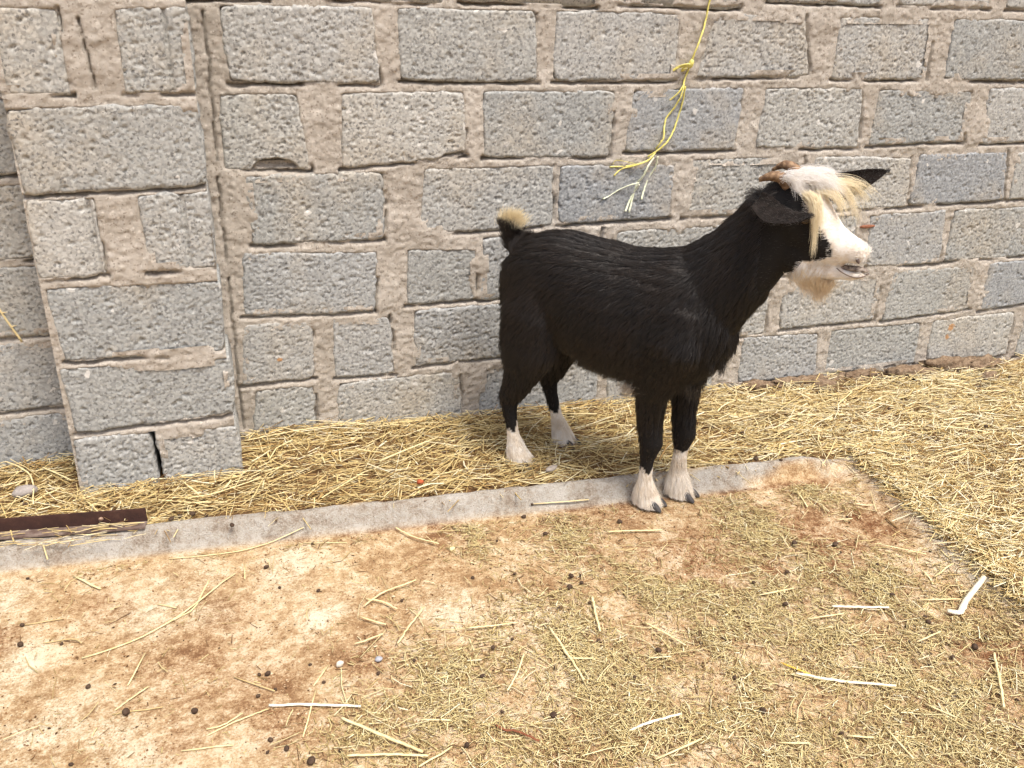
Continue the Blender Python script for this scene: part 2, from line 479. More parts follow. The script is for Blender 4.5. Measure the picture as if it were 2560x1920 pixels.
WALL_BLOCKS=[
  (1,(0.041,1.218),(0.430,1.220),(0.442,1.031),(0.050,1.038)),
  (1,(0.493,1.221),(0.883,1.214),(0.896,1.034),(0.496,1.037)),
  (1,(0.941,1.217),(1.330,1.216),(1.333,1.032),(0.938,1.036)),
  (1,(1.442,1.225),(1.752,1.214),(1.803,1.042),(1.398,1.040)),
  (1,(1.880,1.210),(2.240,1.203),(2.251,1.028),(1.880,1.033)),
  (1,(2.314,1.204),(2.695,1.198),(2.701,1.026),(2.314,1.028)),
  (2,(0.019,1.000),(0.221,0.994),(0.242,0.810),(0.012,0.816)),
  (2,(0.333,1.001),(0.677,0.997),(0.683,0.831),(0.324,0.809)),
  (2,(0.729,0.996),(1.139,0.991),(1.130,0.815),(0.734,0.825)),
  (2,(1.194,0.998),(1.571,1.008),(1.561,0.824),(1.177,0.828)),
  (2,(1.647,1.000),(2.009,0.991),(2.025,0.816),(1.634,0.829)),
  (2,(2.070,0.985),(2.453,0.976),(2.455,0.825),(2.060,0.823)),
  (2,(2.522,0.986),(2.936,0.981),(2.947,0.818),(2.532,0.815)),
  (3,(0.064,0.790),(0.445,0.780),(0.436,0.603),(0.066,0.609)),
  (3,(0.556,0.794),(0.952,0.780),(0.957,0.615),(0.539,0.611)),
  (3,(0.970,0.779),(1.356,0.770),(1.351,0.619),(0.969,0.617)),
  (3,(1.414,0.788),(1.820,0.780),(1.836,0.613),(1.392,0.617)),
  (3,(1.858,0.781),(2.252,0.760),(2.267,0.609),(1.868,0.612)),
  (3,(2.286,0.773),(2.660,0.769),(2.696,0.612),(2.270,0.612)),
  (3,(2.701,0.768),(3.121,0.767),(3.144,0.616),(2.711,0.611)),
  (4,(0.039,0.583),(0.416,0.551),(0.401,0.386),(0.023,0.404)),
  (4,(0.500,0.553),(0.714,0.539),(0.711,0.398),(0.495,0.397)),
  (4,(2.117,0.579),(2.444,0.574),(2.464,0.394),(2.140,0.401)),
  (4,(2.483,0.575),(2.876,0.567),(2.885,0.394),(2.478,0.396)),
  (5,(0.018,0.370),(0.215,0.362),(0.213,0.196),(-0.003,0.194)),
  (5,(0.270,0.362),(0.444,0.351),(0.453,0.180),(0.269,0.187)),
  (5,(0.517,0.365),(0.895,0.370),(0.900,0.202),(0.513,0.198)),
  (5,(1.804,0.335),(2.218,0.364),(2.218,0.197),(1.819,0.197)),
  (5,(2.263,0.363),(2.633,0.358),(2.654,0.201),(2.252,0.188)),
  (5,(2.696,0.366),(3.101,0.371),(3.105,0.213),(2.699,0.190)),
  (6,(0.032,0.175),(0.206,0.165),(0.204,-0.016),(0.014,-0.017)),
  (6,(0.277,0.162),(0.661,0.157),(0.665,-0.009),(0.263,-0.002)),
  (6,(0.723,0.173),(1.132,0.163),(1.139,-0.004),(0.720,-0.005)),
  (6,(1.677,0.183),(1.987,0.162),(2.009,0.001),(1.674,0.007)),
  (6,(2.039,0.176),(2.443,0.151),(2.446,-0.000),(2.040,0.005)),
  (6,(2.488,0.167),(2.882,0.171),(2.889,-0.013),(2.497,0.008)),
]

def jq(c, x0, x1, s):
    """a block of course c between x0 and x1 with small irregularities"""
    r = random.Random(s)
    zb = 1.238-.21*c; zt = zb+.193
    j = lambda a: r.uniform(-a, a)
    return ((x0+j(.006), zt+j(.008)), (x1+j(.006), zt+j(.008)), (x1+j(.006), zb+j(.006)), (x0+j(.006), zb+j(.006)))

def build_wall():
    w = empty('block_wall', (0, 0, 0))
    tag(w, 'rough grey concrete block wall with crumbling tan mortar behind the goat', 'wall')
    blocks = []                                            # (quad, in view)
    for c, (tl, tr, br, bl) in ((c, q) for c, *q in WALL_BLOCKS):
        zc = 1.238-.21*c+.197                               # tops reach close to the bed joint
        up_ = lambda t: (t[0], t[1]+max(0., min(.018, (zc-t[1])*.75)))
        blocks.append((c, (up_(tl), up_(tr), br, bl), True))
    # stretches hidden by the goat, left of the pilaster, and just beyond the frame
    for c, L in {4: [(.727, 1.12), (1.165, 1.56), (1.605, 2.075), (2.925, 3.31)], 5: [(.945, 1.335), (1.38, 1.765)], 6: [(1.165, 1.575), (2.935, 3.33)],
                 1: [(-.82, -.45)], 2: [(-.9, -.47)], 3: [(-.87, -.45)]}.items():
        for k, (a, b) in enumerate(L): blocks.append((c, jq(c, a, b, c*31+k), True))
    for k, (c, a, b) in enumerate([(4, -.86, -.452), (5, -.86, -.452), (6, -.86, -.452)]):
        blocks.append((c, jq(c, a, b, 400+k), True))
    for k, (a, b) in enumerate([(1.615, 2.022), (2.088, 2.447), (2.514, 2.92)]):
        zb = 1.255-.003*k
        blocks.append((0, ((a, zb+.187), (b, zb+.185), (b, zb-.004), (a, zb)), True))
    for k, a in enumerate([-.72, -.27, .18, .62, 1.09]): blocks.append((0, jq(0, a+.04, a+.44, 500+k), False))
    for c in range(0, 7):                                   # past the edges of the picture
        mx = max(max(p[0] for p in q) for cc, q, v in blocks if cc == c)
        mn = min(min(p[0] for p in q) for cc, q, v in blocks if cc == c)
        x = mx+.05
        while x < 4.3: blocks.append((c, jq(c, x, x+.39, int(x*100)+c), False)); x += .44
        x = mn-.05
        while x > -2.2: blocks.append((c, jq(c, x-.39, x, int(-x*100)+c+7), False)); x -= .44
    for c in (-1, -2):
        x = -2.4+(.22 if c == -1 else 0)
        while x < 4.3: blocks.append((c, jq(c, x, x+.39, int(x*90)+c), False)); x += .44
    # wall_dist expects TL TR BR BL
    quads = [q for c, q, v in blocks]
    inview = [q for q in quads if max(p[0] for p in q) > -1 and min(p[0] for p in q) < 3.4 and min(p[1] for p in q) < 1.45]
    for n, (c, q, v) in enumerate(blocks):
        pr = .003+.005*(hsh(np.array([n]), np.array([3]), 5)[0]-.5)
        chip = (.148, .062, .030) if n == 6 else ((.655, .045, .016) if n == 7 else None)
        make_block(w, q, -.004, .05, n+1, .0036 if v else .02, pr, chip=chip)
    build_mortar(w, inview, -.95, 3.42, -.12, 1.45, 0.0, .0045, 1, cracks=[((-.004, .80), (-.006, .56)), ((.004, 1.21), (.001, .84)), ((-.008, .52), (-.010, .05))])
    rest = [q for q in quads if q not in inview] + [q for q in inview]
    for nm, (a, b, z0, z1) in enumerate([(-2.5, -.95, -.12, 1.45), (3.42, 4.5, -.12, 1.45), (-2.5, 4.5, 1.45, 1.88)]):
        build_mortar(w, [q for q in quads if max(p[0] for p in q) > a-.1 and min(p[0] for p in q) < b+.1 and max(p[1] for p in q) > z0-.1], a, b, z0, z1, 0.0, .02, 20+nm)
    return w

def build_pilaster():
    p = empty('block_pilaster', (-.235, -.1, 0))
    tag(p, 'grey concrete block pilaster standing out from the wall at the left', 'pilaster')
    R = lambda x0, x1, z0, z1: ((x0, z1), (x1, z1), (x1, z0), (x0, z0))
    Q = [
        (R(-.448, -.298, 1.03, 1.214), ()), (((-.186, 1.213), (-.028, 1.220), (-.028, 1.031), (-.188, 1.029)), ((-.085, -.077, .010), (-.077, -.02, .002))),
        (((-.446, 1.003), (-.027, 1.008), (-.029, .811), (-.438, .808)), ()),
        (((-.440, .796), (-.285, .796), (-.288, .604), (-.444, .602)), ((-.308, -.298, .008),)), (((-.195, .797), (-.028, .800), (-.030, .604), (-.193, .606)), ((-.097, -.088, .010), (-.088, -.02, .003))),
        (((-.436, .583), (-.022, .572), (-.030, .374), (-.420, .387)), ()),
        (((-.438, .372), (-.019, .360), (-.026, .193), (-.428, .185)), ()),
        (((-.438, .173), (-.247, .168), (-.243, -.07), (-.440, -.07)), ((-.305, -.299, .005),)), (((-.240, .168), (-.022, .157), (-.025, -.07), (-.224, -.07)), ((-.088, -.082, .004),)),
        (R(-.446, -.028, 1.243, 1.43), ()), (R(-.446, -.245, 1.453, 1.64), ()), (R(-.225, -.028, 1.453, 1.64), ()), (R(-.446, -.028, 1.663, 1.85), ()),
    ]
    for n, (q, g) in enumerate(Q):
        b = make_block(p, q, -.2, .196, 300+n, .0036 if n < 9 else .012, .003*((n*7) % 5)/5, grooves=g)
    quads = [q for q, g in Q]
    build_mortar(p, quads, -.441, -.030, -.1, 1.86, -.196, .0045, 9, cracks=[((-.259, 1.195), (-.249, 1.04))], back=.195, core_in=.10,
        gap=lambda Z: (-.250+.0*Z, -.236+.07*(.168-Z).clip(0), .166))
    for c in p.children: c.matrix_parent_inverse = Matrix.Translation(-p.location)
    # side faces of the mortar core sit 2 mm inside the blocks
    return p

wall = build_wall()
pilaster = build_pilaster()

# ------------------------------------------------------------------ straw
def prisms(name, ctr, az, length, width, tilt, bend, tone, mat, segs=2, parent=None, flat=.6):
    """many thin stems as 3-sided tubes in one mesh; all arguments are arrays"""
    n = len(ctr); rings = segs+1
    t = np.linspace(-.5, .5, rings)
    dx = np.cos(az)*np.cos(tilt); dy = np.sin(az)*np.cos(tilt); dz = np.sin(tilt)
    d = np.stack([dx, dy, dz], -1)
    side = np.stack([-np.sin(az), np.cos(az), np.zeros(n)], -1)
    upv = np.cross(d, side)
    P = ctr[:, None, :]+d[:, None, :]*(t[None, :]*length[:, None])[..., None]
    P = P+side[:, None, :]*((t[None, :]**2*4-.33)*(bend*length)[:, None])[..., None]
    V = np.zeros((n, rings, 3, 3))
    tw = rng.uniform(0, 6.28, n)
    for k in range(3):
        a = tw+k*2.094
        off = side*np.cos(a)[:, None]+upv*(np.sin(a)*flat)[:, None]
        V[:, :, k, :] = P+off[:, None, :]*(width*.5)[:, None, None]
    base = (np.arange(n)*rings*3)[:, None, None]
    r = np.arange(segs)[None, :, None]*3; k = np.arange(3)[None, None, :]; k2 = (k+1) % 3
    F = np.stack([base+r+k, base+r+k2, base+r+3+k2, base+r+3+k], -1).reshape(-1, 4)
    o = add_mesh(name, V.reshape(-1, 3), F, mat, parent)
    vattr(o, 'tone', np.repeat(tone, rings*3))
    return o

def in_bed(x, y, m=0.0):
    back = (y > kerb_y(x)+m) & (x < slab_rx(y)+.1)
    rightside = x > slab_rx(y)+m
    pil = (x > -.46) & (x < -.01) & (y > -.21)
    return (back | rightside) & (y < -.004) & ~pil

def build_straw():
    N = 175000
    # area: strip behind the kerb, and everything right of the slab
    x = rng.uniform(-1.3, 3.9, N); y = rng.uniform(-2.6, -.005, N)
    ov = .030*fbm(x*12, y*12, 76)
    k = (in_bed(x, y, 0.0) | (in_bed(x+ov, y, .0) & (y < kerb_y(x)+.01)) | in_bed(x, y+ov*.45, 0.0)) & ((y > -1.5) | (rng.random(N) < .35))
    soil = sstep(.09, .03, -y-.05*fbm(x*6, x*0, 77))*sstep(1.55, 1.75, x)*sstep(3.2, 2.9, x)      # bare earth along the foot of the wall
    thin = fbm(x*5, y*5, 71)
    k &= rng.random(N) > soil*.8
    k &= rng.random(N) < .55+.9*(thin-.25)
    x, y = x[k], y[k]; n = len(x)
    L = np.clip(rng.lognormal(np.log(.072), .5, n), .02, .26)
    fine = rng.random(n) < .3
    L = np.where(fine, L*.5, L)
    az = rng.uniform(0, math.pi, n)
    az = np.where(rng.random(n) < .45, .15+rng.normal(0, .5, n), az)
    wd = np.clip(rng.lognormal(np.log(.0025), .40, n), .0011, .0075)*np.where(fine, .75, 1)
    lay = rng.random(n)
    tilt = rng.normal(0, .10, n)
    z = bed_z(x, y)+.002+lay**1.6*.026
    edge = sstep(.0, .07, np.maximum(y-kerb_y(x), x-slab_rx(y)))
    z = np.where(edge < 1, np.maximum(z-.010*(1-edge), -.002+.01*lay), z)
    z = np.where((edge < 1) & (x > slab_rx(y)-.05), np.maximum(bed_z(x, y)-.004, -.026)+lay*.018, z)
    z = np.maximum(z, bed_z(x, y)-.004+np.abs(np.sin(tilt))*L*.35)
    # trodden stems packed against the right edge of the slab
    nb = 9000
    yb = rng.uniform(-2.4, -.5, nb); fb = rng.random(nb)**1.3*.085-.010+.030*(fbm(yb*7, yb*0+2, 78)-.5)+.008
    stray = rng.random(nb) < .035
    fb = np.where(stray, -rng.random(nb)**1.6*.14, fb)
    xb = slab_rx(yb)+fb
    x = np.concatenate([x, xb]); y = np.concatenate([y, yb]); z = np.concatenate([z, np.where(fb < .012, slab_z(xb, yb)[0]+.002, np.maximum(bed_z(xb, yb), -.030)+.004)+(.014*rng.random(nb)*np.where(stray, .2, 1))])
    Lb = np.clip(rng.lognormal(np.log(.045), .45, nb), .015, .12)
    L = np.concatenate([L, Lb]); wd = np.concatenate([wd, np.clip(rng.lognormal(np.log(.0023), .35, nb), .001, .005)])
    az = np.concatenate([az, rng.uniform(0, math.pi, nb)]); tilt = np.concatenate([tilt, rng.normal(0, .05, nb)]); lay = np.concatenate([lay, rng.random(nb)])
    n += nb
    # keep stems from running into the wall
    ext = np.abs(np.sin(az))*L*.5
    yw = np.where((x > -.44) & (x < -.03), -.206, -.008)
    y = np.minimum(y, yw-ext-.002)
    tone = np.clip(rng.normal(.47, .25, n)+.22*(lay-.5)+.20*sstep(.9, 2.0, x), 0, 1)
    tone = np.where(rng.random(n) < .13, rng.uniform(0, .18, n), tone)
    o = prisms('straw_litter', np.stack([x, y, z], -1), az, L, wd, tilt, rng.normal(0, .05, n), tone, MST)
    tag(o, 'loose golden straw strewn between the wall and the slab', None, None, 'stuff')

def build_chaff():
    N = 290000
    x = rng.uniform(-1.0, 1.8, N); y = rng.uniform(-2.1, -.5, N)
    den = np.clip(blob(x, y, CHAFF, .95)*1.15, 0, 1)*(1-.85*blob(x, y, BARE, 1.0))
    cl = sstep(.36, .60, fbm(x*13, y*13, 81))*.75+.25*sstep(.4, .6, fbm(x*45, y*45, 82))
    lowright = sstep(.9, 1.5, -y)*sstep(.15, .5, x)
    den = np.maximum(den, .85*lowright)
    P = den*(.07+.93*cl)
    P = np.maximum(P, .006+.02*sstep(.5, .65, fbm(x*9, y*9, 83)))
    P = np.maximum(P, .20*np.exp(-((kerb_y(x)-y-.125)/.02)**2)*sstep(.45, .62, fbm(x*8, y*0, 84)))
    k = (rng.random(N) < P) & (x < slab_rx(y)-.02) & (y < kerb_y(x)-.11)
    x, y, P = x[k], y[k], P[k]; n = len(x)
    z = slab_z(x, y)[0]
    L = np.clip(rng.lognormal(np.log(.013), .55, n), .005, .06)
    wd = np.clip(rng.lognormal(np.log(.0017), .35, n), .0008, .0036)
    lay = rng.random(n)*np.clip(P*1.3, .1, 1)
    z = z+.001+lay*.009
    tone = np.clip(rng.normal(.36, .24, n)+.35*(lay-.3), 0, 1)
    o = prisms('straw_chaff', np.stack([x, y, z], -1), rng.uniform(0, math.pi, n), L, wd, rng.normal(0, .22, n), rng.normal(0, .06, n), tone, MCH, 1)
    tag(o, 'trampled greenish chaff scattered over the slab', None, None, 'stuff')
    # longer stems in the chaff, too many to pick apart
    N = 42000
    x = rng.uniform(-1.0, 1.8, N); y = rng.uniform(-2.1, -.55, N)
    den = np.clip(blob(x, y, CHAFF, 1.05), 0, 1)+.6*sstep(1.0, 1.5, -y)*sstep(.1, .5, x)
    cl = .25+.75*sstep(.38, .58, fbm(x*11, y*11, 81))
    k = (rng.random(N) < .010+.42*den*cl*(1-.8*blob(x, y, BARE))) & (x < slab_rx(y)-.03) & (y < kerb_y(x)-.12)
    x, y = x[k], y[k]; n = len(x)
    L = np.clip(rng.lognormal(np.log(.030), .50, n), .012, .11)
    wd = rng.uniform(.0011, .0027, n)
    z = slab_z(x, y)[0]+.003+.008*rng.random(n)
    o = prisms('straw_chaff', np.stack([x, y, z], -1), rng.uniform(0, math.pi, n), L, wd, rng.normal(0, .03, n), rng.normal(0, .06, n), np.clip(rng.normal(.64, .20, n), 0, 1), MCH, 2)
    tag(o, 'thin broken straw stems strewn over the chaff on the slab', None, None, 'stuff')

def build_grit():
    N = 60000
    x = rng.uniform(-1.0, 1.78, N); y = rng.uniform(-2.0, -.48, N)
    dn = .16+.5*sstep(.45, .62, fbm(x*8, y*8, 85))+.45*blob(x, y, CHAFF)
    k = (rng.random(N) < dn) & (x < slab_rx(y)-.01) & (y < kerb_y(x)-.09)
    x, y = x[k], y[k]; n = len(x)
    z = slab_z(x, y)[0]
    r = np.clip(rng.lognormal(np.log(.0013), .4, n), .0006, .0036)
    oc = np.array([(1, 0, 0), (0, 1, 0), (-1, 0, 0), (0, -1, 0), (0, 0, 1), (0, 0, -1)], float)
    a = rng.uniform(0, 6.28, n); ca, sa = np.cos(a), np.sin(a)
    V = oc[None]*rng.uniform(.6, 1.3, (n, 6, 1))*r[:, None, None]
    V = np.stack([V[..., 0]*ca[:, None]*1.4-V[..., 1]*sa[:, None], V[..., 0]*sa[:, None]*1.4+V[..., 1]*ca[:, None], V[..., 2]*.8], -1)
    V = V+np.stack([x, y, z+r*.4], -1)[:, None]
    tf = np.array([(0, 1, 4), (1, 2, 4), (2, 3, 4), (3, 0, 4), (1, 0, 5), (2, 1, 5), (3, 2, 5), (0, 3, 5)])
    F = (tf[None]+(np.arange(n)*6)[:, None, None]).reshape(-1, 3)
    b = M('grit', .95, .1)
    m = b.color(b.ramp(b.attr('tone'), (0, (.06, .035, .02)), (.4, (.24, .13, .06)), (.7, (.42, .28, .15)), (1, (.66, .55, .38))))
    o = add_mesh('grit', V.reshape(-1, 3), F, m, None, False)
    vattr(o, 'tone', np.repeat(rng.random(n), 6))
    tag(o, 'crumbs of soil and grit on the slab', None, None, 'stuff')

build_straw()
build_chaff()
build_grit()

def tube(pts, rad, sides=6, flat=1.0, cap=True):
    """swept tube through pts (n,3) with radius array; returns verts, quads, tris"""
    pts = np.asarray(pts, float); n = len(pts)
    rad = np.full(n, rad) if np.isscalar(rad) else np.asarray(rad, float)
    T = np.gradient(pts, axis=0); T /= np.maximum(np.linalg.norm(T, axis=1, keepdims=True), 1e-9)
    ref = np.array([0, 0, 1.0]) if abs(T[:, 2]).mean() < .7 else np.array([0, 1.0, 0])
    A = np.cross(T, ref); A /= np.maximum(np.linalg.norm(A, axis=1, keepdims=True), 1e-9)
    Bn = np.cross(A, T)
    ang = np.arange(sides)*2*math.pi/sides
    V = pts[:, None, :]+(A[:, None, :]*np.cos(ang)[None, :, None]+Bn[:, None, :]*np.sin(ang)[None, :, None]*flat)*rad[:, None, None]
    V = V.reshape(-1, 3)
    i = np.arange(n-1)[:, None]*sides; k = np.arange(sides)[None, :]; k2 = (k+1) % sides
    F = np.stack([i+k, i+k2, i+sides+k2, i+sides+k], -1).reshape(-1, 4)
    V = np.concatenate([V, pts[:1], pts[-1:]])
    m = n*sides; kk = np.arange(sides)
    t1 = np.stack([np.full(sides, m), (kk+1) % sides, kk], 1)
    t2 = np.stack([np.full(sides, m+1), (n-1)*sides+kk, (n-1)*sides+(kk+1) % sides], 1)
    return V, F, np.concatenate([t1, t2])

def smooth_path(p, n=24):
    p = np.asarray(p, float)
    if len(p) == 2:
        return p[0]+(p[1]-p[0])*np.linspace(0, 1, max(3, n//4))[:, None]
    q = np.concatenate([[2*p[0]-p[1]], p, [2*p[-1]-p[-2]]])
    out = []
    per = max(2, n//(len(p)-1))
    for i in range(1, len(q)-2):
        for t in np.linspace(0, 1, per, endpoint=False):
            a, b, c, d = q[i-1:i+3]
            out.append(.5*((2*b)+(-a+c)*t+(2*a-5*b+4*c-d)*t*t+(-a+3*b-3*c+d)*t**3))
    out.append(p[-1])
    return np.array(out)

STALKS={
 's1':[(-0.38,-0.838),(-0.318,-0.826),(-0.261,-0.805),(-0.206,-0.769),(-0.158,-0.726),(-0.119,-0.68),(-0.064,-0.623)],
 's1b':[(-0.202,-0.767),(-0.158,-0.735),(-0.137,-0.669),(-0.124,-0.632)],
 's2':[(-0.216,-0.512),(-0.117,-0.525),(-0.039,-0.523),(0.034,-0.504),(0.113,-0.488)],
 's3':[(-0.43,-0.525),(-0.364,-0.603)],
 's4':[(-0.283,-0.955),(-0.255,-0.867)],
 's5':[(-0.303,-1.021),(-0.275,-0.998),(-0.243,-0.974)],
 's6':[(-0.465,-0.766),(-0.42,-0.765),(-0.4,-0.771),(-0.386,-0.79)],
 's7':[(-0.511,-0.69),(-0.433,-0.69)],
 's8':[(-0.236,-0.694),(-0.196,-0.724)],
 's9':[(-0.041,-0.583),(-0.042,-0.653)],
 's10':[(0.107,-0.533),(0.212,-0.566)],
 's11':[(-0.017,-1.095),(0.059,-1.117),(0.154,-1.15)],
 's12':[(-0.134,-1.14),(-0.079,-1.12),(-0.018,-1.103)],
 's13':[(-0.134,-1.123),(-0.1,-1.123),(-0.066,-1.102)],
 's14':[(-0.078,-0.994),(-0.002,-1.059)],
 's15':[(0.073,-1.064),(0.108,-1.015)],
 's16':[(0.039,-1.195),(0.076,-1.08)],
 's17':[(-0.179,-1.164),(-0.087,-1.178)],
 's18':[(-0.305,-1.03),(-0.214,-1.039)],
 'b1':[(0.593,-1.028),(0.598,-1.12),(0.602,-1.212)],
 'b2':[(0.726,-0.957),(0.708,-1.021),(0.694,-1.081)],
 'b3':[(0.114,-1.174),(0.178,-1.239),(0.245,-1.303)],
 'b4':[(0.11,-1.27),(0.184,-1.29),(0.252,-1.315)],
 'b5':[(0.232,-1.334),(0.3,-1.307)],
 'b6':[(0.634,-1.363),(0.679,-1.356),(0.75,-1.353)],
 'b7':[(0.595,-1.138),(0.643,-1.157)],
 'b9':[(0.394,-1.277),(0.405,-1.295),(0.424,-1.305),(0.441,-1.323),(0.458,-1.341)],
 'b10':[(0.65,-1.442),(0.75,-1.426)],
 'b11':[(0.22,-0.818),(0.254,-0.839),(0.281,-0.875)],
 'b12':[(0.26,-0.991),(0.297,-0.94),(0.342,-0.887)],
 'b13':[(0.195,-0.877),(0.246,-0.924)],
 'b14':[(0.171,-0.967),(0.234,-0.956)],
 'b15':[(0.417,-0.985),(0.47,-0.991),(0.527,-0.997)],
 'b16':[(0.869,-0.713),(0.937,-0.728),(1.013,-0.747)],
 'b17':[(0.726,-0.54),(0.883,-0.558)],
 'b18':[(0.343,-0.535),(0.378,-0.594),(0.435,-0.645)],
 'b19':[(0.802,-1.079),(0.829,-1.128),(0.851,-1.177)],
 'b20':[(0.51,-1.099),(0.478,-1.152),(0.443,-1.195)],
 'b21':[(0.257,-1.22),(0.313,-1.243)],
 'b23':[(0.212,-0.842),(0.263,-0.807),(0.346,-0.785)],
 'c1':[(1.488,-1.244),(1.511,-1.257),(1.555,-1.229),(1.646,-1.184)],
 'c2':[(1.244,-1.151),(1.303,-1.173),(1.368,-1.194)],
 'c3':[(1.161,-1.175),(1.25,-1.185)],
 'c4':[(1.032,-1.321),(1.106,-1.366),(1.206,-1.412)],
 'c5':[(1.019,-1.283),(1.061,-1.33)],
 'c6':[(1.456,-1.188),(1.552,-1.214)],
 'c7':[(1.481,-1.39),(1.425,-1.462),(1.371,-1.527)],
 'c8':[(1.11,-1.498),(1.108,-1.581)],
 'c9':[(1.025,-1.496),(1.07,-1.518)],
 'c10':[(0.888,-1.474),(0.942,-1.494)],
 'c11':[(1.346,-1.311),(1.42,-1.301)],
 'c12':[(1.695,-1.153),(1.693,-1.231)],
 'c13':[(1.103,-1.066),(1.199,-1.068)],
 'c14':[(1.559,-1.124),(1.628,-1.105)],
 'c15':[(1.23,-1.469),(1.259,-1.521)],
 'c16':[(0.668,-1.44),(0.753,-1.426)],
 'c17':[(1.492,-0.833),(1.534,-0.843)],
 'c19':[(1.52,-0.964),(1.608,-1.04)],
}
BED={
 't1':[(0.349,-0.274),(0.544,-0.183)],
 't2':[(0.981,-0.113),(1.075,-0.145)],
 't3':[(-0.007,-0.076),(0.154,-0.055),(0.331,-0.047)],
 't4':[(-0.636,-0.163),(-0.569,-0.141)],
 't5':[(-0.66,-0.015),(-0.635,-0.032),(-0.568,-0.128),(-0.543,-0.268)],
 't6':[(-0.167,-0.334),(-0.093,-0.329),(0.022,-0.288)],
 't7':[(-0.184,-0.248),(-0.138,-0.334)],
 't8':[(1.484,-0.661),(1.459,-0.75)],
}
MPALE = mat_simple('pale_stalk', (.80, .70, .42), .6, .3, (.68, .54, .27), 60)
MWHITE = mat_simple('bleached_stalk', (.88, .84, .72), .6, .3, (.80, .70, .50), 50)
MTAN = mat_simple('tan_stalk', (.52, .38, .18), .7, .2, (.62, .48, .25), 60)
MRED = mat_simple('red_twig', (.28, .10, .05), .7, .2, (.20, .07, .035), 60)
SLAB_LABEL = {
    's1': ('long curved straw stem forking across the bare left part of the slab', .0022, MPALE),
    's1b': ('short straw stem crossing the long curved one on the left of the slab', .0020, MPALE),
    's2': ('thin wavy straw stem lying along the foot of the kerb', .0018, MPALE),
    's3': ('thick straight straw piece below the steel angle bar', .0028, MPALE),
    's11': ('bright white stalk lying crosswise at the left edge of the chaff', .0034, MWHITE),
    'b1': ('thick straight pale stalk slanting through the middle of the chaff', .0030, MPALE),
    'b2': ('bent pale stalk in the chaff below the near front hoof', .0032, MPALE),
    'b3': ('long thick pale stalk at the bottom edge left of centre', .0036, MPALE),
    'b4': ('level pale stalk below the long thick one at the bottom edge', .0030, MPALE),
    'b9': ('reddish brown twig in the chaff at the bottom', .0026, MRED),
    'b16': ('straight pale straw lying level just below the near front hoof', .0026, MPALE),
    'b17': ('pale straw lying along the kerb left of the near front hoof', .0024, MPALE),
    'c1': ('broad crumpled cream husk near the right edge of the slab', .0075, MWHITE),
    'c2': ('bleached white split stalk lying level in the chaff at the right', .0034, MWHITE),
    'c4': ('long bleached stalk in the chaff at the lower right', .0036, MWHITE),
    'c5': ('orange yellow straw piece touching the long bleached stalk', .0024, mat_simple('orange_stalk', (.75, .47, .08), .6, .3)),
    'c7': ('upright jointed straw near the right edge of the frame', .0030, MPALE),
    'c12': ('bleached stalk on the very edge of the slab at the right', .0036, MWHITE),
    'b6': ('pale forked straw at the bottom right of centre', .0030, MWHITE),
}
def put_stalk(key, pts, z_of, label, rad, mat, group=None):
    p = np.array([(a, b, z_of(np.array([a]), np.array([b]))[0]+rad*.75+.0015) for a, b in pts])
    q = smooth_path(p, 16)
    r = random.Random(key)
    q[:, 2] += np.linspace(0, 1, len(q))*r.uniform(0, .004)
    q[:, :2] += (np.array([[r.gauss(0, .0006), r.gauss(0, .0006)] for _ in q]))
    prof = rad*(.85+.15*np.sin(np.linspace(.6, 2.9, len(q))))
    if len(q) > 5:
        prof[len(q)//2] *= 1.18                          # a node in the stem
    c0 = q[:, :].mean(0).copy(); c0[2] = q[:, 2].min()
    V, F, T3 = tube(q-c0, prof, 5, .6)
    o = add_mesh('husk' if key == 'c1' else ('twig' if key == 'b9' else 'straw_stalk'), V, [F, T3], mat)
    o.location = c0
    tag(o, label, 'twig' if key == 'b9' else 'straw', group)
sz = lambda x, y: slab_z(x, y)[0]
ORD = 'leftmost second third fourth fifth sixth seventh eighth ninth tenth eleventh twelfth thirteenth fourteenth fifteenth sixteenth seventeenth eighteenth nineteenth twentieth'.split()
ORD += ['twenty-'+w for w in 'first second third fourth fifth sixth seventh eighth'.split()]
def from_left(keys):
    ang = lambda k: np.mean([math.atan2(x, y+2.53) for x, y in STALKS[k]])
    return {k: ('leftmost' if i == 0 else ORD[i]+' from the left') for i, k in enumerate(sorted(keys, key=ang))}
OA = from_left([k for k in STALKS if k not in SLAB_LABEL and k[0] == 's'])
OB = from_left([k for k in STALKS if k not in SLAB_LABEL and k[0] != 's'])
for key, pts in STALKS.items():
    if key in SLAB_LABEL:
        lb, rad, mt = SLAB_LABEL[key]
        put_stalk(key, pts, (lambda x, y: slab_z(x, y)[0]+.005) if key[0] in 'bc' else sz, lb, rad, mt, 'single stalks on the slab')
    else:
        lft = key[0] == 's'
        put_stalk(key, pts, sz if lft else (lambda x, y: slab_z(x, y)[0]+.006),
                  OA[key]+' of the thin straws on the bare slab' if lft else OB[key]+' of the pale straws on the chaff',
                  .0017 if lft else .0022, MTAN if key in ('s7', 's14', 's18', 's6') else MPALE, 'loose straws on the bare slab' if lft else 'loose straws on the chaff')
BED_LABEL = {'t1': 'long pale stalk on the straw left of the hind hooves', 't2': 'broad flat pale straw blade behind the far hind leg',
             't3': 'very long thin straw running along the foot of the wall right of the pilaster', 't4': 'straight pale straw at the left edge beside the pilaster',
             't5': 'bent hooked straw in the corner left of the pilaster', 't6': 'bundle-like pale straw at the foot of the pilaster', 't7': 'short pale straw leaning below the slot of the pilaster',
             't8': 'stiff straw standing on the kerb near its right corner'}
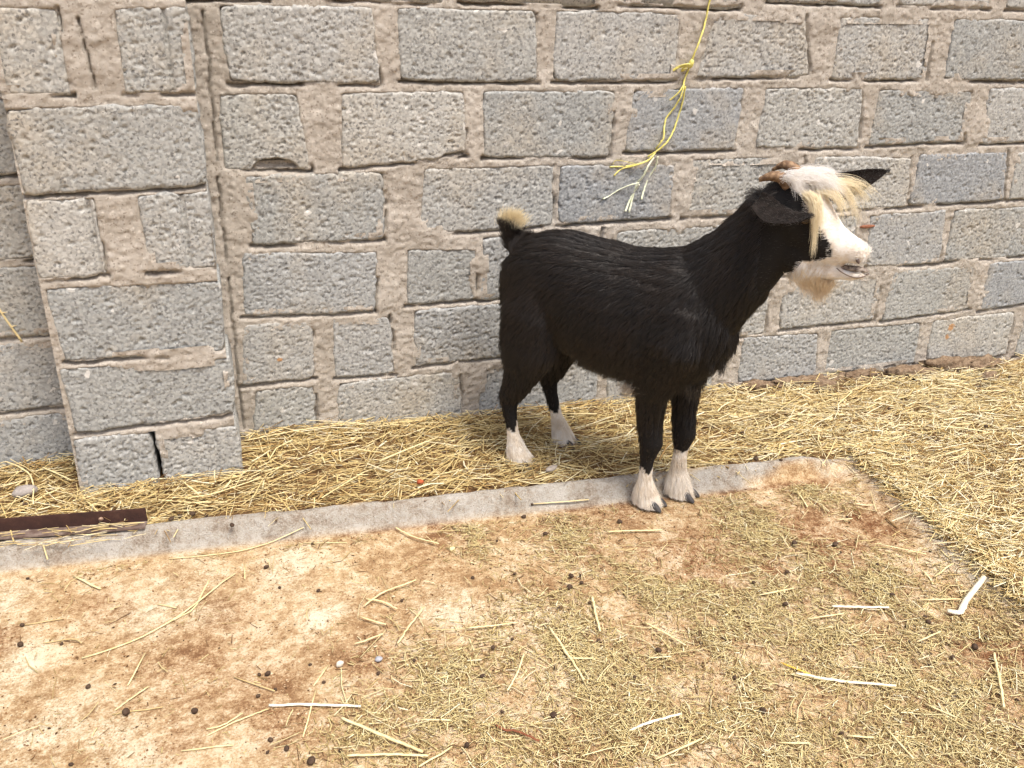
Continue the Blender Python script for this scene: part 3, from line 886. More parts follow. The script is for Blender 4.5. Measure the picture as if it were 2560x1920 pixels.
for key, pts in BED.items():
    z0 = .0 if key == 't8' else .022
    put_stalk(key, pts, (lambda x, y: slab_z(x, y)[0]+.003) if key == 't8' else (lambda x, y: bed_z(x, y)+.024), BED_LABEL[key], .0034 if key in ('t1', 't2') else .0022, MPALE, 'single stalks on the straw')

# ------------------------------------------------------------------ droppings and stones
def lump(rx, ry, rz, seed, amp=.12, lv=2, grit=0.0):
    bm = bmesh.new()
    bmesh.ops.create_icosphere(bm, subdivisions=lv, radius=1)
    r = random.Random(seed)
    ph = [(Vector((r.uniform(-1, 1), r.uniform(-1, 1), r.uniform(-1, 1))).normalized(), r.uniform(1.5, 4), r.uniform(0, 6)) for _ in range(7)]
    for v in bm.verts:
        k = 1+amp*sum(math.sin(v.co.dot(d)*f+p) for d, f, p in ph)/2.5
        if grit: k += grit*(r.random()-.5)+.35*grit*sum(math.sin(v.co.dot(d)*f*6+p*3) for d, f, p in ph)
        v.co = Vector((v.co.x*rx*k, v.co.y*ry*k, v.co.z*rz*k))
    me = bpy.data.meshes.new('lump'); bm.to_mesh(me); bm.free()
    for p in me.polygons: p.use_smooth = True
    return me
PEL_SLAB=[(-0.533,-0.502),(0.129,-0.543),(0.009,-0.614),(0.034,-0.709),(0.119,-0.746),(-0.508,-0.759),(-0.427,-0.775),(-0.516,-0.689),(-0.281,-1.034),(-0.366,-1.14),(-0.358,-0.936),(0.073,-0.998),(-0.029,-0.999),(-0.013,-1.002),(-0.001,-1.05),(-0.035,-1.061),(-0.154,-1.067),(-0.027,-1.215),(-0.019,-1.186),(0.047,-1.261),(0.101,-1.251),(0.007,-1.216),(0.094,-1.059),(0.722,-0.537),(0.713,-0.672),(0.583,-0.664),(0.583,-0.813),(0.709,-0.867),(0.732,-0.869),(0.723,-0.897),(0.69,-0.904),(0.714,-0.973),(0.453,-1.059),(0.283,-1.049),(0.204,-1.066),(0.407,-1.138),(0.559,-1.157),(0.681,-1.102),(0.79,-1.171),(0.693,-1.217),(0.706,-1.233),(0.508,-1.285),(0.416,-1.245),(0.328,-1.308),(0.325,-1.093),(0.299,-0.84),(0.687,-0.573),(0.502,-1.043),(0.48,-0.801),(0.925,-0.672),(0.638,-0.969),(1.122,-1.015),(1.314,-0.9),(1.254,-0.925),(1.225,-1.0),(1.533,-0.824),(1.63,-1.03),(1.412,-1.151),(1.357,-1.122),(1.428,-1.242),(1.421,-1.261),(1.366,-1.256),(1.403,-1.291),(1.457,-1.361),(1.35,-1.348),(1.387,-1.373),(1.323,-1.377),(0.906,-1.291),(1.146,-1.111),(1.282,-1.535),(1.022,-1.486),(0.91,-1.391),(1.406,-0.966),(1.459,-1.041),(1.416,-0.93),(1.422,-1.512),(1.508,-1.34),(1.332,-1.304),(1.075,-1.287)]
PEL_STRAW=[(2.161,-0.049),(2.202,-0.06),(2.299,-0.1),(1.913,-0.151),(1.938,-0.181),(1.896,-0.282),(1.952,-0.352),(1.929,-0.332),(1.406,-0.307),(1.499,-0.257),(1.452,-0.338),(1.476,-0.37),(2.065,-0.33),(1.494,-0.556),(2.692,-0.154),(2.72,-0.195),(2.287,-0.525),(2.057,-0.564),(1.425,-0.531),(-0.209,-0.399),(-0.188,-0.392),(-0.124,-0.411),(-0.157,-0.395),(-0.062,-0.472),(1.749,-1.143),(-0.57,0.024),(-0.568,-0.243)]
MDUNG = mat_simple('dry_dung', (.050, .030, .020), .75, .25, (.085, .055, .035), 90, .001, 300)
pel_meshes = [lump(.0070, .0055, .0050, 900+i, .16) for i in range(5)]
for me in pel_meshes: me.materials.append(MDUNG)
def pellet(i, x, y, z, lb, grp, s=1.0):
    o = bpy.data.objects.new('dung_pellet', pel_meshes[i % 5]); C.objects.link(o)
    o.location = (x, y, z+.0045*s); o.rotation_euler = (0, 0, i*1.7); o.scale = (s,)*3
    tag(o, lb, 'dung', grp)
for i, (x, y) in enumerate(PEL_SLAB):
    s = .62+.85*(((i*37) % 11)/11)**2.5
    z = float(slab_z(np.array([x]), np.array([y]))[0][0])
    if blob(np.array([x]), np.array([y]), CHAFF)[0] > .35: pellet(i, x, y, z+.003, 'small dark round dropping among the chaff on the slab', 'droppings in the chaff', s)
    else: pellet(i, x, y, z, 'small dark round dropping on the bare stained slab', 'droppings on the bare slab', s)
for i, (x, y) in enumerate(PEL_STRAW):
    y = min(y, -.02)
    pellet(i, x, y, float(bed_z(np.array([x]), np.array([y]))[0])+.013, 'small dark round dropping lying in the straw', 'droppings in the straw', .95+.3*((i*5) % 7)/7)

def stone(name, label, cat, loc, r, seed, mat, rz=0, amp=.2, lv=2, grit=.06):
    me = lump(*r, seed, amp, lv, grit); me.materials.append(mat)
    o = bpy.data.objects.new(name, me); C.objects.link(o); o.location = loc; o.rotation_euler = (0, 0, rz)
    tag(o, label, cat)
zs_ = lambda x, y: float(slab_z(np.array([x]), np.array([y]))[0][0])
stone('pebble', 'tiny whitish pebble at the left edge of the chaff', 'stone', (.133, -1.017, zs_(.133, -1.017)+.005), (.009, .007, .007), 21, mat_simple('white_stone', (.72, .68, .60), .8, .2, (.6, .53, .44), 200))
stone('pebble', 'small blue grey pebble in the chaff right of the whitish one', 'stone', (.214, -1.024, zs_(.214, -1.024)+.005), (.0085, .007, .006), 22, mat_simple('blue_stone', (.30, .32, .36), .6, .3, (.45, .46, .5), 150))
stone('stone', 'grey stone half sunk in the straw at the far left', 'stone', (-.579, -.188, .03), (.032, .022, .016), 23, mat_simple('grey_stone', (.36, .33, .31), .9, .2, (.28, .25, .23), 60, .002))
stone('brick_chip', 'small red brick chip in the straw left of the hind hoof', 'brick chip', (.439, -.404, .018), (.010, .008, .007), 24, mat_simple('red_chip', (.42, .11, .05), .9, .1))
stone('flat_stone', 'flat grey flake lying in the straw between hind and front hooves', 'stone', (.818, -.430, .018), (.024, .012, .004), 25, mat_simple('flake', (.40, .36, .32), .9, .2, (.32, .28, .24), 80), .5)
stone('seed_pod', 'small ochre crumb on the slab near the kerb', 'crumb', (.463, -.668, zs_(.463, -.668)+.004), (.008, .006, .005), 26, MPALE)
MCLOD = mat_simple('earth_clod', (.30, .225, .155), .95, .1, (.17, .115, .075), 55, .008, 120)
clods = [(2.14, -.045, .10, .035, .030), (2.36, -.055, .12, .035, .026), (2.55, -.05, .13, .045, .040), (2.72, -.06, .11, .045, .034), (1.90, -.035, .11, .03, .024), (2.64, -.16, .06, .03, .022), (1.99, -.10, .05, .025, .018), (1.73, -.03, .07, .02, .018)]
lbs = ['long low clod of brown earth at the wall foot right of the goat', 'flat brown earth clod at the wall foot right of centre of the bank', 'largest brown earth clod against the wall at the right', 'brown earth clod nearest the right edge at the wall foot', 'low earth clod at the wall foot beneath the goat muzzle', 'small brown clod in front of the largest earth clod', 'small brown clod in the straw under the beard', 'earth clod nearest to the goat chest at the wall foot']
for i, (x, y, a, b, c) in enumerate(clods):
    stone('earth_clod', lbs[i], 'earth', (x, y, float(bed_z(np.array([x]), np.array([y]))[0])+c*.25), (a, b, c), 40+i, MCLOD, 0, .35, 4, .20)

# ------------------------------------------------------------------ steel angle bar
def build_bar():
    A = np.array([-.265, -.402, .0]); B_ = np.array([-1.25, -.267, .0])
    z0 = .012
    d = (B_-A)/np.linalg.norm(B_-A); L = np.linalg.norm(B_-A)
    rz = math.atan2(d[1], d[0])
    root = empty('angle_bar', (A[0], A[1], z0), rz)
    tag(root, 'dark rusty steel angle bar lying on the kerb at the left', 'steel bar')
    b = M('rusty_steel', .75, .4)
    c = b.ramp(b.noise(25, 6, .7), (.3, (.030, .014, .012)), (.55, (.055, .024, .019)), (.75, (.10, .05, .035)))
    b.bump(b.noise(160, 4, .7), .0015, .6)
    mt = b.color(c)
    def box(x0, x1, y0, y1, zz0, zz1, name, par, m, bev=.0015):
        bm = bmesh.new(); bmesh.ops.create_cube(bm, size=1)
        for v in bm.verts: v.co = Vector((x0 if v.co.x < 0 else x1, y0 if v.co.y < 0 else y1, zz0 if v.co.z < 0 else zz1))
        bmesh.ops.bevel(bm, geom=bm.edges[:], offset=bev, segments=2, affect='EDGES')
        me = bpy.data.meshes.new(name); bm.to_mesh(me); bm.free(); me.materials.append(m)
        o = bpy.data.objects.new(name, me); C.objects.link(o); o.parent = par
        return o
    # local x runs to the left along the bar, local y towards the camera
    box(0, L, -.004, .001, 0, .040, 'upright_flange', root, mt)
    b2 = M('worn_steel_edge', .6, .4)
    mt2 = b2.color(b2.ramp(b2.noise(40, 5, .7), (.35, (.09, .055, .045)), (.65, (.24, .19, .16))))
    box(.0, L, .0012, .034, -.001, .0045, 'lower_flange', root, mt2)
    me = lump(.006, .003, .006, 77, .15); me.materials.append(mat_simple('rivet', (.45, .33, .24), .8, .2, (.2, .11, .08), 200))
    o = bpy.data.objects.new('rivet', me); C.objects.link(o); o.parent = root; o.location = (.108, .002, .02)
    # straw caught on the lower flange belongs to the loose straw
    n = 130
    s = rng.uniform(0.01, .9, n); f = rng.uniform(.006, .075, n)
    ca, sa = math.cos(rz), math.sin(rz)
    X = A[0]+s*ca-f*sa; Y = A[1]+s*sa+f*ca
    ZZ = np.where(f < .034, z0+.007, .010)+rng.uniform(0, .006, n)
    st = prisms('straw_litter', np.stack([X, Y, ZZ], -1), rz+rng.normal(0, .25, n), rng.uniform(.02, .09, n), rng.uniform(.0013, .0028, n), rng.normal(0, .02, n), rng.normal(0, .05, n), np.clip(rng.normal(.62, .2, n), 0, 1), MST, 2)
    tag(st, 'wisps of straw caught on the flange of the steel angle bar', None, None, 'stuff')
build_bar()

# ------------------------------------------------------------------ yellow twine
TW_main=[(1.415, 1.242), (1.411, 1.202), (1.398, 1.169), (1.38, 1.128), (1.369, 1.087), (1.367, 1.061), (1.357, 1.034), (1.351, 1.019)]
TW_knotloop=[(1.369, 1.083), (1.345, 1.08), (1.328, 1.072), (1.316, 1.061), (1.335, 1.072), (1.367, 1.08)]
TW_knot2=[(1.368, 1.076), (1.35, 1.072), (1.347, 1.061), (1.36, 1.068)]
TW_short=[(1.351, 1.023), (1.331, 1.0), (1.311, 0.979)]
TW_l=[(1.349, 1.019), (1.341, 0.988), (1.327, 0.954), (1.309, 0.926), (1.301, 0.895), (1.296, 0.871), (1.284, 0.852), (1.279, 0.836)]
TW_r=[(1.354, 1.019), (1.356, 0.973), (1.349, 0.93), (1.333, 0.89), (1.309, 0.859), (1.284, 0.836), (1.254, 0.813)]
TW_f1=[(1.275, 0.828), (1.254, 0.809), (1.219, 0.794), (1.179, 0.787), (1.131, 0.787)]
TW_f2=[(1.275, 0.826), (1.25, 0.805), (1.211, 0.79), (1.171, 0.779), (1.146, 0.76)]
TW_f3=[(1.219, 0.793), (1.178, 0.803), (1.151, 0.806), (1.141, 0.794)]
TW_w1=[(1.272, 0.812), (1.251, 0.788), (1.238, 0.756), (1.226, 0.734), (1.216, 0.695), (1.201, 0.646)]
TW_w2=[(1.224, 0.738), (1.197, 0.733), (1.167, 0.718), (1.136, 0.699), (1.112, 0.692)]
TW_w3=[(1.281, 0.816), (1.281, 0.783), (1.264, 0.747), (1.249, 0.711), (1.237, 0.686)]
TW_w4=[(1.229, 0.732), (1.219, 0.708), (1.203, 0.679), (1.187, 0.651)]
def build_twine():
    root = empty('twine', (1.36, -.03, 1.06))
    tag(root, 'frayed yellow plastic twine hanging knotted against the wall', 'twine')
    b = M('yellow_twine', .5, .4)
    my = b.color(b.ramp(b.noise(90, 3, .6), (.35, (.62, .55, .12)), (.65, (.78, .73, .26))))
    mw = mat_simple('bleached_twine', (.66, .72, .50), .5, .4, (.78, .80, .68), 60)
    Lo = np.array(root.location)
    def strand(name, pts, r, mat, par=root, ph=0.0, flat=1.0, twist=True):
        r0 = random.Random(str(pts))
        p = np.array([(x, -.018-.010*math.sin(i*1.3+ph), z) for i, (x, z) in enumerate(pts)])
        q = smooth_path(p, 30)
        q[:, 0] += .0006*np.sin(np.arange(len(q))*1.9)
        n = len(q)
        rr = np.full(n, r)
        if twist: rr = r*(1+.16*np.sin(np.arange(n)*2.6))
        V, F, T3 = tube(q-Lo, rr, 6, flat)
        return add_mesh(name, V, [F, T3], mat, par)
    top = [(1.50, 1.89), (1.46, 1.6), (1.432, 1.38)]+TW_main
    o = strand('cord', top, .0031, my)
    k = strand('knot', TW_knotloop, .0026, my, ph=1.0)
    strand('loop', TW_knot2, .003, my, k, ph=2.0)
    V, F, T3 = tube(np.array([(1.371, -.022, 1.096), (1.369, -.024, 1.088), (1.367, -.024, 1.078), (1.366, -.022, 1.07)])-Lo, [.003, .0075, .0075, .003], 8)
    add_mesh('wrap', V, [F, T3], my, k)
    strand('frayed_end', TW_short, .0024, my, ph=.5)
    strand('strand', TW_l, .0029, my, ph=.8); strand('strand', TW_r, .0029, my, ph=2.2)
    for t in (TW_f1, TW_f2): strand('frayed_end', t, .0022, my, ph=.3)
    strand('frayed_end', TW_f3, .0009, my, ph=1.3)
    for i, t in enumerate((TW_w1, TW_w2, TW_w3, TW_w4)): strand('bleached_strip', t, .0036 if i != 2 else .0030, mw, ph=i, flat=.45, twist=False)
build_twine()

def build_stem():
    p = smooth_path([(-.64, -.055, .66), (-.60, -.045, .56), (-.568, -.035, .462), (-.543, -.026, .392)], 18)
    c0 = p[-1].copy()
    root = empty('dry_stem', tuple(c0))
    tag(root, 'thin dry stem leaning against the wall left of the pilaster', 'stem')
    V, F, T3 = tube(p-c0, np.linspace(.0024, .0032, len(p)), 6)
    add_mesh('stalk', V, [F, T3], MPALE, root)
    for i in (5, 8, 11, 14):
        q = p[i]-c0
        V, F, T3 = tube(np.array([q, q+(.006, -.004, .003), q+(.014, -.005, .004)]), [.0018, .0014, .0005], 5)
        add_mesh('bristle', V, [F, T3], MPALE, root)
build_stem()

# flat marks on the wall: orange stains, brick fragment in the joint, pale drip
def patch(name, label, cat, x, z, rx, rz, y, mat, seed):
    me = lump(rx, .0035, rz, seed, .35, 3); me.materials.append(mat)
    o = bpy.data.objects.new(name, me); C.objects.link(o); o.location = (x, y, z)
    tag(o, label, cat)
patch('brick_fragment', 'red brick fragment in the mortar joint just right of the muzzle', 'brick', 2.112, .551, .026, .007, -.0100, mat_simple('brick_red', (.34, .15, .09), .95, .1, (.24, .11, .07), 80, .003), 61)

# ------------------------------------------------------------------ goat
# local frame: +x ahead, +y the goat's left (far side), +z up; z = 0 is the straw, front hooves stand on the slab at -0.04
GC = (.9625, -.4515, 0.0)
GROT = math.radians(-50.48)
HA = math.radians(27); HO = np.array([.42, 0, .80])
HF = np.array([math.cos(HA), 0, -math.sin(HA)]); HU = np.array([math.sin(HA), 0, math.cos(HA)])

def loft(bm, secs, n=18, p=2.2):
    """secs: (centre, up vector, rv, side vector, rh)"""
    rings = []
    for c, uv, rv, sv, rh in secs:
        c = np.array(c, float); ring = []
        for k in range(n):
            a = 2*math.pi*k/n
            ca, sa = math.cos(a), math.sin(a)
            ring.append(bm.verts.new(c+np.array(sv)*rh*np.sign(ca)*abs(ca)**(2/p)+np.array(uv)*rv*np.sign(sa)*abs(sa)**(2/p)))
        rings.append(ring)
    for a, b in zip(rings, rings[1:]):
        for k in range(n): bm.faces.new((a[k], a[(k+1) % n], b[(k+1) % n], b[k]))
    bm.faces.new(rings[0][::-1]); bm.faces.new(rings[-1])

def limb(bm, pts, n=14):
    """pts: (x, y, z, r_along, r_side) from top to foot"""
    P = np.array([p[:3] for p in pts]); T = np.gradient(P, axis=0)
    secs = []
    for p, t in zip(pts, T):
        t = t/np.linalg.norm(t); side = np.array([0, 1.0, 0]); side -= t*side.dot(t); side /= np.linalg.norm(side)
        f = np.cross(side, t)
        secs.append((p[:3], f, p[3], side, p[4]))
    loft(bm, secs, n, 2.0)

def ball(bm, c, r):
    q = bmesh.ops.create_icosphere(bm, subdivisions=3, radius=1)
    for v in q['verts']: v.co = Vector((c[0]+v.co.x*r[0], c[1]+v.co.y*r[1], c[2]+v.co.z*r[2]))

HIND_N = [(-.17, -.060, .55, .085, .055), (-.185, -.082, .46, .100, .058), (-.195, -.090, .37, .088, .052), (-.212, -.092, .30, .058, .040), (-.240, -.093, .24, .040, .030), (-.262, -.093, .195, .031, .022), (-.257, -.093, .155, .022, .017), (-.245, -.093, .09, .017, .015), (-.232, -.093, .045, .021, .019), (-.218, -.093, .015, .023, .022)]
HIND_F = [(-.17, .060, .55, .085, .055), (-.185, .080, .46, .095, .055), (-.190, .088, .37, .082, .050), (-.200, .09, .30, .055, .040), (-.222, .09, .24, .040, .030), (-.238, .09, .20, .031, .022), (-.227, .09, .155, .022, .017), (-.205, .09, .09, .017, .015), (-.188, .09, .045, .021, .019), (-.174, .09, .012, .023, .022)]
FRONT_N = [(.225, -.070, .56, .075, .045), (.215, -.083, .47, .080, .050), (.172, -.066, .38, .060, .042), (.158, -.055, .30, .044, .034), (.157, -.048, .22, .034, .028), (.165, -.045, .155, .034, .028), (.157, -.044, .105, .020, .018), (.155, -.043, .05, .017, .016), (.158, -.042, .005, .023, .021), (.168, -.042, -.022, .026, .025)]
FRONT_F = [(.225, .070, .56, .075, .045), (.225, .083, .47, .080, .050), (.207, .070, .38, .055, .040), (.207, .061, .30, .040, .032), (.210, .058, .22, .032, .027), (.218, .057, .155, .034, .028), (.212, .057, .105, .020, .018), (.210, .057, .05, .017, .016), (.213, .057, .005, .023, .021), (.223, .057, -.022, .026, .025)]
LEGS = [HIND_N, HIND_F, FRONT_N, FRONT_F]
FEET = [(-.205, -.093, -.006), (-.160, .09, -.004), (.180, -.042, -.037), (.236, .057, -.037)]
SOCK = [.132, .128, .098, .125]                         # height where the white sock begins (hind near, hind far, front near, front far)
TAIL = np.array([(-.285, 0, .580), (-.306, 0, .612), (-.322, 0, .644), (-.326, 0, .668), (-.320, 0, .682)])

def goat_body():
    bm = bmesh.new()
    S_ = (0, 1, 0); U_ = (0, 0, 1)
    def sec(u, top, bot, hw): return ((u, 0, (top+bot)/2), U_, (top-bot)/2, S_, hw)
    loft(bm, [sec(-.322, .575, .46, .035), sec(-.305, .615, .41, .070), sec(-.26, .650, .375, .098), sec(-.20, .672, .360, .115), (sec(-.14, .680, .352, .122)),
              sec(-.05, .668, .335, .138), sec(.05, .660, .325, .145), sec(.13, .672, .322, .136), sec(.20, .690, .330, .120), sec(.26, .690, .36, .104), sec(.305, .660, .40, .085), sec(.338, .59, .45, .050)], 24)
    # neck
    ax = np.array([.62, 0, .78]); pu = np.array([-.78, 0, .62])
    loft(bm, [((.225, 0, .560), pu, .130, S_, .095), ((.285, 0, .622), pu, .112, S_, .084), ((.345, 0, .685), pu, .097, S_, .072), ((.390, 0, .748), pu, .088, S_, .064), ((.42, 0, .80), pu, .085, S_, .060)], 20, 2.0)
    # head
    hs = []
    for d, off, rv, rh in [(-.055, -.006, .055, .042), (-.035, .006, .070, .055), (0, .014, .080, .062), (.045, .018, .078, .061), (.09, .008, .064, .049), (.13, .003, .052, .039), (.162, .012, .041, .033), (.182, .025, .028, .031), (.196, .028, .023, .028), (.207, .030, .013, .017)]:
        hs.append((HO+HF*d+HU*off, HU, rv, S_, rh))
    loft(bm, hs, 20, 2.1)
    ball(bm, (.462, 0, .725), (.062, .046, .056))         # jaw
    limb(bm, [(.47, 0, .700, .036, .036), (.52, 0, .692, .027, .025), (.565, 0, .687, .016, .021), (.598, 0, .686, .010, .019), (.622, 0, .693, .007, .013)])
    for L in LEGS: limb(bm, L)
    limb(bm, [tuple(p)+(r, r) for p, r in zip(TAIL, (.030, .022, .017, .014, .008))])
    me = bpy.data.meshes.new('body'); bm.normal_update(); bm.to_mesh(me); bm.free()
    o = bpy.data.objects.new('body_build', me); C.objects.link(o)
    md = o.modifiers.new('r', 'REMESH'); md.mode = 'VOXEL'; md.voxel_size = .0055
    sm = o.modifiers.new('s', 'SMOOTH'); sm.iterations = 7; sm.factor = .5
    dg = bpy.context.evaluated_depsgraph_get()
    me2 = bpy.data.meshes.new_from_object(o.evaluated_get(dg))
    bpy.data.objects.remove(o)
    return me2

def head_coords(P):
    R = P-HO
    return R@HF, R@HU

def white_mask(P, jit=0.0):
    d, o = head_coords(P); x, y, z = P[:, 0], P[:, 1], P[:, 2]
    n = .018*(fbm(x*40, z*40+y*17, 91)-.5)+jit*rng.normal(0, 1, len(x))
    head = (x > .385) & (z > .60)
    w = d+n > np.interp(o, [-.084, -.05, -.035, -.006, .019, .037, .051, .082], [.100, .100, .122, .143, .127, .089, .058, .023])
    w &= head
    w |= head & (o > .073) & (np.abs(y) < .052) & (d > -.03)
    for L, s in zip(LEGS, SOCK):
        q = np.array(L)[:, :2]
        near = (np.hypot(x-q[-2:, 0].mean(), y-q[-2:, 1].mean()) < .085) & (np.abs(y-q[-1, 1]) < .045)
        slant = (-.9*(x-q[-2, 0]) if s < .11 else 0*x)-.025*np.exp(-((y-q[-2, 1]+.012)/.010)**2)
        w |= near & (z < s+slant+n*1.5)
    w |= (x < -.28) & (z > .676)
    return w

def curves_obj(name, P, rad, mat, parent):
    """P (n,k,3) points, rad (n,k)"""
    n, k = P.shape[:2]
    cd = bpy.data.hair_curves.new(name)
    cd.add_curves([k]*n)
    cd.attributes['position'].data.foreach_set('vector', P.astype(np.float32).ravel())
    a = cd.attributes.get('radius') or cd.attributes.new('radius', 'FLOAT', 'POINT')
    a.data.foreach_set('value', rad.astype(np.float32).ravel())
    cd.materials.append(mat)
    o = bpy.data.objects.new(name, cd); C.objects.link(o); o.parent = parent
    return o

def grow(root, nrm, flow, length, lift, k=5, sag=.25, jitter=.12, clump=None, radius=.00034):
    """hair strands: start along lift*normal + flow, settle onto flow and sag"""
    n = len(root)
    flow = flow-nrm*np.sum(flow*nrm, 1)[:, None]
    flow /= np.maximum(np.linalg.norm(flow, axis=1, keepdims=True), .45)
    d = flow+nrm*lift[:, None]+rng.normal(0, jitter, (n, 3))
    d /= np.linalg.norm(d, axis=1, keepdims=True)
    P = np.zeros((n, k, 3)); P[:, 0] = root-nrm*.002
    st = length/(k-1)
    for i in range(1, k):
        P[:, i] = P[:, i-1]+d*st[:, None]
        d = d+flow*.15+np.array([0, 0, -1.0])*sag*.35-nrm*(.10*lift)[:, None]
        d /= np.linalg.norm(d, axis=1, keepdims=True)
    if clump is not None:
        cell, amt = clump
        key = np.floor(root/cell).astype(np.int64)
        kid = ((key[:, 0]+2048)*4096+key[:, 1]+2048)*4096+key[:, 2]+2048
        u, inv = np.unique(kid, return_inverse=True)
        cnt = np.bincount(inv)
        for i in range(1, k):
            m = np.stack([np.bincount(inv, P[:, i, j])/cnt for j in range(3)], 1)[inv]
            P[:, i] += (m-P[:, i])*amt*(i/(k-1))**1.3
    t = np.linspace(0, 1, k)
    R = radius*(1-.85*t**1.6)[None, :]*rng.uniform(.7, 1.3, n)[:, None]
    return P, R

def ear_mesh(name, base, tip, normal, width, droop, parent, mat, curl=.0):
    base, tip, normal = [np.array(v, float) for v in (base, tip, normal)]
    d = tip-base; L = np.linalg.norm(d); d /= L
    s = np.cross(normal, d); s /= np.linalg.norm(s); nn = np.cross(d, s)
    nu, nv = 18, 11
    V = []
    for i in range(nu):
        t = i/(nu-1)
        w = width*(.45+.55*math.sin(min(1, t/.42)*math.pi/2))*(1-max(0, (t-.35)/.65)**1.7)*1.0+.0025
        for j in range(nv):
            q = 2*j/(nv-1)-1
            c = base+d*L*t+s*w*q+nn*(-.35*w*(1-q*q)*(1-t*.4))
            c = c+np.array([0, 0, -1])*droop*(max(0, q)**1.5)*w*1.2*math.sin(t*math.pi)
            c = c+nn*curl*max(0, t-.75)**2
            V.append(c)
    V = np.array(V); F = grid_faces(nv, nu)
    o = add_mesh(name, V, F, mat, parent)
    sol = o.modifiers.new('thick', 'SOLIDIFY'); sol.thickness = .0035; sol.offset = 0
    sub = o.modifiers.new('sub', 'SUBSURF'); sub.levels = 1; sub.render_levels = 1
    return o, V, nn

def build_goat():
    root = empty('goat', GC, GROT)
    tag(root, 'black goat with white face blaze and white socks standing sideways by the wall', 'goat')
    me = goat_body()
    mb = M('goat_skin', .8, .2)
    mb.color(mb.mix(mb.attr('white'), (.012, .011, .011), mb.mix(mb.ramp(mb.noise(45, 4, .65), (.40, 0), (.62, 1)), (.80, .77, .72), (.66, .58, .48))))
    me.materials.clear(); me.materials.append(mb.m)
    for p in me.polygons: p.use_smooth = True
    body = bpy.data.objects.new('body', me); C.objects.link(body); body.parent = root
    nv = len(me.vertices)
    co = np.zeros(nv*3, np.float32); me.vertices.foreach_get('co', co); co = co.reshape(-1, 3).astype(float)
    vattr(body, 'white', white_mask(co).astype(float))
    # surface samples
    me.calc_loop_triangles()
    nt = len(me.loop_triangles)
    tri = np.zeros(nt*3, np.int32); me.loop_triangles.foreach_get('vertices', tri); tri = tri.reshape(-1, 3)
    vn = np.zeros(nv*3, np.float32); me.vertex_normals.foreach_get('vector', vn); vn = vn.reshape(-1, 3).astype(float)
    A, B_, D_ = co[tri[:, 0]], co[tri[:, 1]], co[tri[:, 2]]
    area = np.linalg.norm(np.cross(B_-A, D_-A), axis=1)
    def sample(n, w=None):
        p = area*(w if w is not None else 1); p = p/p.sum()
        i = rng.choice(nt, n, p=p)
        a, b = rng.random(n), rng.random(n); f = a+b > 1; a[f] = 1-a[f]; b[f] = 1-b[f]
        P = A[i]+(B_[i]-A[i])*a[:, None]+(D_[i]-A[i])*b[:, None]
        N = vn[tri[i, 0]]*(1-a-b)[:, None]+vn[tri[i, 1]]*a[:, None]+vn[tri[i, 2]]*b[:, None]
        return P, N/np.linalg.norm(N, axis=1, keepdims=True)
    # ---- coat
    P, N = sample(150000)
    x, y, z = P.T
    d, o = head_coords(P)
    w = white_mask(P, .0045)
    head = (x > .40) & (d > -.03) & (z > .62) & (o < .14)
    face = head & (d > -.01)
    tail = (x < -.272) & (z > .60)
    leg = (z < .33) & ~head
    lowleg = (z < .20)
    neck = (x > .23) & ~head & (z > .48)
    flow = np.stack([-.75-.0*x, 0*x, -.35-.9*np.clip((.66-z)/.2, 0, 1)], 1)
    flow[neck] = np.stack([-.55+0*x[neck], .0*x[neck], -.85+0*x[neck]], 1)
    flow[leg] = (-.25, 0, -1)
    flow[lowleg] = (-.30, 0, -1)
    flow[head] = -HF*.8+np.array([0, 0, -.25])
    flow[tail] = np.stack([(-.25+0*x[tail]), 0*x[tail], np.full(tail.sum(), 1.0)], 1)
    ln = np.full(len(P), .038)
    ln = ln+.018*sstep(.50, .36, z)*(~leg)
    ln[neck] = .038
    ln[leg] = .026; ln[lowleg] = .011
    back_of_leg = lowleg & (N[:, 0] < -.3)
    ln[back_of_leg] = .020
    ln[head] = .012
    ln[face & (d > .02)] = .011
    ln[tail] = .040
    ln[(N[:, 2] < -.35) & (x < -.04) & (z > .25)] = .018
    ln = ln*rng.uniform(.5, 1.3, len(P))
    ft = flow-N*np.sum(flow*N, 1)[:, None]
    ln[(ft[:, 0] > .10) & ~head & ~tail & (x < .2)] *= .22      # keep hair in the groin short
    lift = np.full(len(P), .42); lift[tail] = .9; lift[head] = .14; lift[lowleg] = .35
    top = (z > .66) & (x < .3); lift[top] = .38; ln[top] *= .85
    sagv = .25
    mk = mat_hair('black_coat', (.010, .0095, .010), (.030, .025, .022), .36, .5, (.034, .023, .016), 9)
    mwf = mat_hair('white_hair', (.94, .93, .92), (.76, .73, .68), .55, .3, (.72, .65, .55), 45)
    mcr = mat_hair('cream_hair', (.86, .79, .60), (.74, .63, .41), .5, .35)
    msk = mat_hair('sock_hair', (.94, .92, .88), (.78, .70, .58), .55, .3, (.66, .54, .38), 22)
    bl = ~w
    tl = tail & bl
    def emit(name, m, mat, rad=.00036, clump=(.020, .62), sag=.25):
        Pp, Rr = grow(P[m], N[m], flow[m], ln[m], lift[m], 5, sag, .13, clump, rad)
        return curves_obj(name, Pp, Rr, mat, root)
    emit('coat', bl & ~tail & ~head, mk)
    emit('coat', bl & head, mk, .00030, (.005, .25), .1)
    emit('tail_hair', tl, mk, .00045, (.012, .3), -.1)
    # ---- white face, socks
    fm = w & (x > .35)
    emit('face_hair', fm, mwf, .00030, (.006, .3), .1)
    P2, N2 = sample(60000, (white_mask((A+B_+D_)/3)).astype(float)+1e-9)
    x2, y2, z2 = P2.T
    f2 = x2 > .35
    fl = np.tile(-HF*.8+np.array([0, 0, -.3]), (len(P2), 1))
